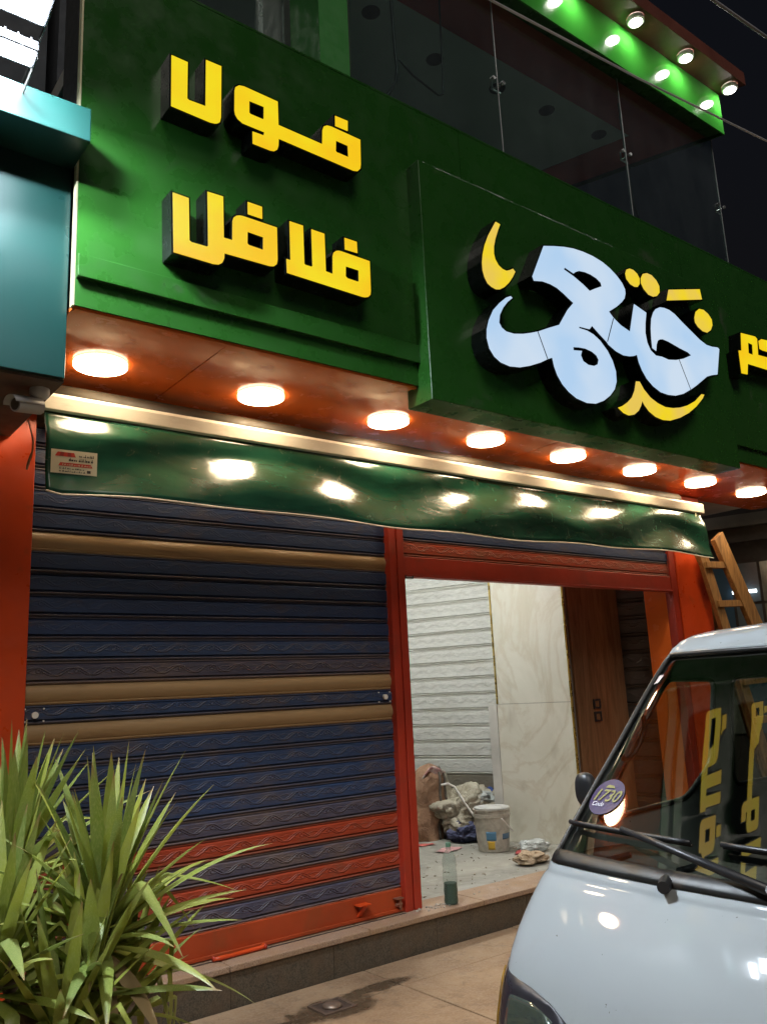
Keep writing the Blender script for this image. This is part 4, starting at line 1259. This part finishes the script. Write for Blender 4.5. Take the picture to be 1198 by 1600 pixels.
rosette((.86, -1.72, .66), 34, .44, .048, 5, (.95, -1.50, .30))
rosette((.98, -1.62, .78), 26, .40, .050, 6, (.97, -1.48, .30))
pt = MB().lathe([(.16, 0), (.19, .02), (.23, .30), (.245, .31), (.245, .35), (.225, .35), (.215, .30), (.002, .30)], (.98, -1.45, .002), 28)
pt.build('pot', mat('clay_pot', (.24, .11, .06), .8, bump=.2), yc, smooth=40)

# ------------------------------------------------------------------ things in the open bay
bt = thing('plastic_bottle', 'green tinted plastic bottle half full of dark liquid on the doorstep', 'bottle', (3.80, -.10, .2))
bp = [(.030, .0), (.043, .004), (.046, .02), (.043, .05), (.046, .08), (.043, .11), (.046, .14), (.046, .20), (.042, .215), (.046, .23), (.044, .27), (.030, .31), (.0165, .328), (.0155, .352)]
BG = NB('bottle_plastic')
BG.set(Base_Color=(.16, .27, .21), Roughness=.12, Alpha=.24)
MB().lathe([(r, z + .2005) for r, z in bp], (3.80, -.10, 0), 28, capb=False).build('bottle_wall', BG.m, bt, smooth=50)
MB().lathe([(r - .0015, z + .202) for r, z in bp[:6]] + [(.042, .328)], (3.80, -.10, 0), 28).build('liquid', mat('dark_liquid', (.006, .022, .014), .1), bt, smooth=50)
MB().lathe([(.0175, .546), (.0175, .570), (.015, .572)], (3.80, -.10, 0), 20).build('cap', mat('bottle_cap', (.10, .22, .15), .4), bt, smooth=40)
bk = thing('paint_bucket', 'dirty white paint bucket with blue and yellow label on the shop floor', 'bucket', (5.25, .98, .198))
BK = mat('bucket_plastic', (.60, .57, .50), .5, var=.12, dirt=(.22, .19, .15), damt=.75, dscale=11)
MB().lathe([(.125, .199), (.130, .204), (.150, .47), (.158, .472), (.158, .50), (.152, .502), (.152, .525), (.160, .527), (.160, .535), (.148, .535), (.146, .49), (.002, .488)], (5.25, .98, 0), 32, capb=False).build('pail', BK, bk, smooth=35)
MB().lathe([(.152, .537), (.150, .545), (.13, .548), (.002, .546)], (5.265, .99, 0), 32).build('lid', mat('bucket_lid', (.60, .60, .58), .4, dirt=(.05, .045, .04), damt=.35, dscale=7), bk, smooth=35)
MB().tube([(5.25 + .155 * math.cos(a), .98 + .155 * math.sin(a) - .02, .47 - .12 * math.sin(PI * k / 14)) for k, a in enumerate([-.2 - 2.3 * k / 14 + .6 for k in range(15)])], .005, 6).build('bail', M['white_plastic'], bk, smooth=True)
def wrap(a0, a1, z0, z1, m_, nm):
    rr = lambda z: .130 + (z - .204) / .266 * .02 + .0015
    MB().grid(lambda u, v: (5.25 + rr(z0 + (z1 - z0) * v) * math.cos(a0 + (a1 - a0) * u), .98 + rr(z0 + (z1 - z0) * v) * math.sin(a0 + (a1 - a0) * u), z0 + (z1 - z0) * v), 10, 4).build(nm, m_, bk, smooth=True, solid=.001)
wrap(-2.75, -2.15, .295, .365, prt('label_blue', (.10, .25, .42)), 'label')
wrap(-2.68, -2.25, .225, .290, prt('label_yellow', (.62, .40, .05)), 'label')
wrap(-1.75, -1.0, .30, .345, prt('label_slate', (.10, .18, .28)), 'label')
def cloth(name, c, r, m_, seed, amp=.35, fr=2.6, label=None, cat=None, sq=2.0, fold=.35):
    mb = MB()
    def f(u, v):
        a, b = 2 * PI * (u % 1.0), PI * (v - .5)
        d = Vector((math.cos(b) * math.cos(a), math.cos(b) * math.sin(a), math.sin(b)))
        q0 = noise.noise(d * fr * .8 + Vector((seed, 0, 0)))
        wrp = noise.noise(d * fr * 1.3 + Vector((0, seed, 3)))
        k = 1 + amp * .8 * q0 + .34 * amp * abs(math.sin(7.5 * wrp + 3 * q0)) + .10 * amp * noise.noise(d * fr * 6)
        z = c[2] + max(0.0, r[2] * (1 + d.z * k))
        return (c[0] + d.x * k * r[0], c[1] + d.y * k * r[1], min(z, c[2] + 2.4 * r[2]))
    mb.grid(f, 96, 54)
    return mb.build(name, m_, smooth=True, label=label, cat=cat)
def fabric(name, c1, c2, sc=5):
    b = NB(name)
    p = b.pos()
    c = b.mix(b.ramp(b.noise(p, sc, 6, .65, .8), .35, .65), c1, c2)
    b.set(Base_Color=c, Roughness=.9, Normal=b.bump(b.noise(p, 14, 6, .6, 1.0), .7, .03))
    return b.m
FB, FT, FBL = fabric('brown_fabric', (.20, .11, .065), (.34, .20, .12)), fabric('tan_fabric', (.30, .27, .20), (.50, .46, .37)), fabric('blue_fabric', (.05, .06, .13), (.10, .11, .2))
sack = thing('work_bag', 'upright brown and khaki work bag slumped beside the guide post', 'bag', (5.28, 1.90, .198))
def bagf(u, v):
    a = 2 * PI * u
    t = v
    wx = (.20 + .08 * math.sin(PI * min(1, t * 1.1))) * (1 - .45 * t ** 2.5)
    wy = .17 * (1 - .45 * t ** 2)
    q0 = noise.noise(Vector((math.cos(a) * 1.6, math.sin(a) * 1.6, t * 3.2)))
    k = 1 + .22 * q0 + .08 * abs(math.sin(6 * q0 + 5 * t + 2 * a))
    if t > .82:
        k *= math.sqrt(max(.0, 1 - ((t - .82) / .18) ** 2)) * .9 + .1
    return (5.28 + wx * k * math.cos(a) + .08 * t, 1.90 + wy * k * math.sin(a), .199 + .66 * t)
MB().grid(bagf, 48, 24).build('bag_body', FB, sack, smooth=True)
for dx in (.06, .13):
    MB().tube([Vector(bagf(.715 + dx * .7, k / 12 * .95)) + Vector((.006, -.012, 0)) for k in range(13)], .013, 6).build('piping', fabric('dark_trim', (.06, .05, .04), (.12, .1, .08)), sack, smooth=True)
MB().grid(lambda u, v: tuple(Vector(bagf(.80 + .12 * u, .05 + .85 * v)) + Vector((.008, -.014, 0))), 8, 12).build('side_pocket', FT, sack, smooth=True, solid=.012)
MB().grid(lambda u, v: (5.30 + .13 * (u - .5) * 1.7 + .05 * v, 1.82 - .05 * v + .02 * math.sin(7 * u), .72 + .09 * v + .03 * math.sin(5 * u)), 10, 6).build('top_flap', fabric('pink_white_fabric', (.45, .12, .12), (.62, .58, .55), 18), sack, smooth=True, solid=.012)
cloth('rag_heap', (5.60, 1.62, .199), (.31, .24, .20), FT, 3.3, .55, 2.0, 'large pale khaki heap of rags behind the bucket', 'rags')
cloth('rag_heap', (5.80, 1.52, .199), (.22, .17, .17), fabric('dusty_khaki', (.22, .19, .14), (.42, .38, .30), 9), 7.7, .6, 2.8, 'second khaki heap between the first heap and marble pillar', 'rags')
cloth('rag_heap', (5.42, 1.48, .199), (.16, .13, .085), FBL, 8.1, .5, 2.2, 'crumpled dark blue cloth between bag and bucket', 'rags')
cloth('rag_heap', (5.50, 1.55, .199), (.11, .10, .14), FB, 5.1, .5, 2.6, 'small brown cloth tucked behind the bucket', 'rags')
cloth('rag_heap', (5.85, 1.75, .199), (.16, .14, .19), fabric('bright_blue', (.03, .06, .22), (.05, .09, .3)), 2.1, .5, 2.2, 'bright blue cloth against the pale shutter', 'rags')
cloth('rag_heap', (5.04, .37, .199), (.13, .09, .040), fabric('beige_rag', (.38, .28, .18), (.55, .44, .32)), 6.6, .55, 2.4, 'beige rag crumpled on the floor nearest the van', 'rags')
cloth('clothes_roll', (5.02, 2.2, .199), (.12, .14, .26), FT, 1.4, .4, 2.4, 'khaki bundle half hidden behind the guide post', 'rags')
pbm = NB('thin_plastic')
pbm.set(Base_Color=(.62, .66, .66), Roughness=.25, Alpha=.75)
cloth('plastic_bag', (5.42, .68, .199), (.11, .09, .045), pbm.m, 2.2, .55, 1.9, 'crumpled translucent plastic bag at the foot of the marble pillar', 'plastic bag')
cloth('plastic_bag', (5.62, 1.50, .47), (.14, .09, .06), pbm.m, 4.4, .6, 2.6, 'clear plastic packaging on top of the khaki rags', 'plastic bag')
rl = thing('paint_roller', 'white paint roller frame leaning on the rags', 'paint roller', (5.3, 1.55, .3))
MB().tube([(5.24, 1.60, .69), (5.29, 1.56, .70), (5.33, 1.52, .67), (5.38, 1.42, .50), (5.40, 1.36, .42), (5.44, 1.33, .40)], .010, 8).build('rod', M['white_plastic'], rl, smooth=True)
MB().tube([(5.44, 1.33, .40), (5.56, 1.22, .37)], [.016, .020], 10).build('grip', M['white_plastic'], rl, smooth=40)
pm = MB()
for nm, x, y, a, wx, wy, col, lab in (('paper_scrap', 5.00, 1.27, .3, .13, .07, (.55, .30, .30), 'pinkish card lying on the floor left of the bucket'),
                                       ('paper_scrap', 4.97, 1.62, -.3, .14, .04, (.55, .12, .10), 'red and white wrapper on the floor before the bag'),
                                       ('paper_scrap', 5.30, .72, .5, .10, .035, (.42, .06, .06), 'dark red wrapper on the floor near the plastic bag')):
    ca_, sa_ = math.cos(a), math.sin(a)
    MB().grid(lambda u, v: (x + ca_ * wx * (u - .5) * 2 - sa_ * wy * (v - .5) * 2, y + sa_ * wx * (u - .5) * 2 + ca_ * wy * (v - .5) * 2, .202 + .010 * abs(math.sin(5 * u + 2 * v))), 8, 5).build(nm, mat('paper_' + str(x), col, .7, var=.5, vscale=25), smooth=True, solid=.001, label=lab, cat='paper')
deb = MB()
rd = random.Random(5)
for k in range(150):
    x, y = rd.uniform(3.7, 5.6), rd.uniform(-.05, 1.4)
    q = rd.uniform(.002, .009)
    deb.obox((x, y, .2 + q * .3), (rd.random(), rd.random(), .1), (-rd.random(), rd.random(), .05), (0, 0, 1), q, q * rd.uniform(.3, 1), q * .3)
for k in range(45):
    x, y = rd.gauss(3.68, .07), rd.gauss(-.08, .03)
    q = rd.uniform(.002, .010)
    deb.obox((x, y, .2 + q * .4), (rd.random(), rd.random(), .1), (-rd.random(), rd.random(), .05), (0, 0, 1), q, q * rd.uniform(.3, 1), q * .4)
deb.build('debris', mat('debris_crumbs', (.38, .33, .27), .9, var=.6, vscale=30), kind='stuff', label='crumbs and grit scattered over the shop floor and doorstep')
hb = thing('pull_bar', 'orange painted pull bar lying on the doorstep by the plant', 'bar', (2.31, -.06, .2))
MB().tube([(2.15, -.075, .215), (2.19, -.08, .217), (2.24, -.073, .214), (2.44, -.066, .214), (2.46, -.066, .222)], [.010, .012, .011, .012, .014], 8).build('bar', M['orange_paint'], hb, smooth=True)
for x in (2.155, 2.462):
    MB().lathe([(.011, -.008), (.016, 0), (.011, .008)], (x, -.07, .217), 10, 'X').build('bar_end', M['red_paint'], hb, smooth=True)
# drain in the pavement
dr_ = thing('floor_drain', 'small square drain with round cap in the wet pavement', 'drain', (2.575, -.545, 0))
sq_ = lambda h: [(2.575 - h, -.545 - h * .9), (2.575 + h, -.545 - h * .9), (2.575 + h, -.545 + h * .9), (2.575 - h, -.545 + h * .9)]
MB().prism([sq_(.095), sq_(.078)], -.001, .008, lambda a, y, b: (a, b, y)).build('frame', mat('drain_frame', (.16, .11, .08), .55, .3), dr_)
MB().prism([sq_(.077)], .0005, .0045, lambda a, y, b: (a, b, y)).build('plate', mat('drain_plate', (.07, .05, .04), .4), dr_)
MB().lathe([(.052, .0045), (.050, .012), (.035, .022), (.015, .026), (.002, .027)], (2.575, -.545, 0), 24).build('cap', mat('drain_cap', (.22, .16, .12), .35, .5), dr_, smooth=True)

# ------------------------------------------------------------------ wooden ladder and the far side of the alley
la = thing('wooden_ladder', 'rough wooden stepladder standing right of the orange pilaster', 'ladder', (8.2, -.15, 0))
MB().beam((7.365, -.16, 2.85), (9.02, -.16, .0), .185, .05).build('stile', M['ladder_wood'], la, bevel=.004)
MB().beam((7.10, -.13, 2.72), (8.02, -.13, .0), .13, .045).build('stile', M['ladder_wood'], la, bevel=.004)
MB().beam((7.12, -.04, 2.83), (8.6, .30, .0), .075, .03).build('rear_leg', M['ladder_wood'], la, bevel=.004)
for z in (2.56, 2.20, 1.84, 1.48, 1.12, .76, .4):
    t = (2.72 - z) / 2.72
    xa, xb = 7.10 + .92 * t, 7.365 + 1.655 * (2.85 - z) / 2.85
    MB().beam((xa - .04, -.145, z), (xb, -.145, z + .02), .06, .065).build('rung', M['ladder_wood'], la, bevel=.003)
Q0 = Vector((9.6, -.5, 0))
q = lambda t, off=0, z=0: Q0 + SK * t + SN * off + Vector((0, 0, z))
far = thing('alley_building', 'dark building with grey beam and small shop window across the alley', 'building', (9.6, -.5, 0))
def fb_(t0, t1, z0, z1, o0, o1):
    return MB().obox(q((t0 + t1) / 2, (o0 + o1) / 2, (z0 + z1) / 2), SK, SN, (0, 0, 1), abs(t1 - t0) / 2, abs(o1 - o0) / 2, (z1 - z0) / 2)
DW = mat('dark_far_wall', (.035, .028, .025), .8, bump=.3, bscale=12)  # plain, very dark brown wall tone
fb_(-6, 12, 0, 5.2, -.4, 0).build('wall', DW, far)
fb_(-6, 12, 3.22, 3.36, .001, .10).build('beam', mat('grey_beam', (.16, .15, .125), .7), far)
fb_(-6, 12, 3.05, 3.215, .001, .05).build('beam', mat('brown_beam', (.07, .06, .05), .7), far)
for k, (t0, t1) in enumerate(((-1.0, .45), (.75, 1.02), (1.05, 1.32), (1.35, 1.62))):
    for z0, z1 in ((.9, 1.6), (1.63, 2.32), (2.35, 2.80)):
        pn = fb_(t0, t1, z0, z1, .001, .02).build('window_pane', mat('dim_pane_%d_%d' % (k, int(z0 * 10)), ((.10, .13, .15), (.05, .10, .16), (.14, .15, .13))[(k + int(z0 * 3)) % 3], .15), far)
MB().tube([q(1.08, .06, 2.47), q(1.34, .06, 2.47)], .02, 8).build('shop_tube_lamp', emis('far_tube_glow', (.85, .95, 1), (.85, .95, 1), 3.0), far, smooth=True)
fb_(.46, .74, .0, 3.04, .001, .06).build('pier', mat('brick_pier', (.11, .065, .05), .8, bump=.5, bscale=9), far)
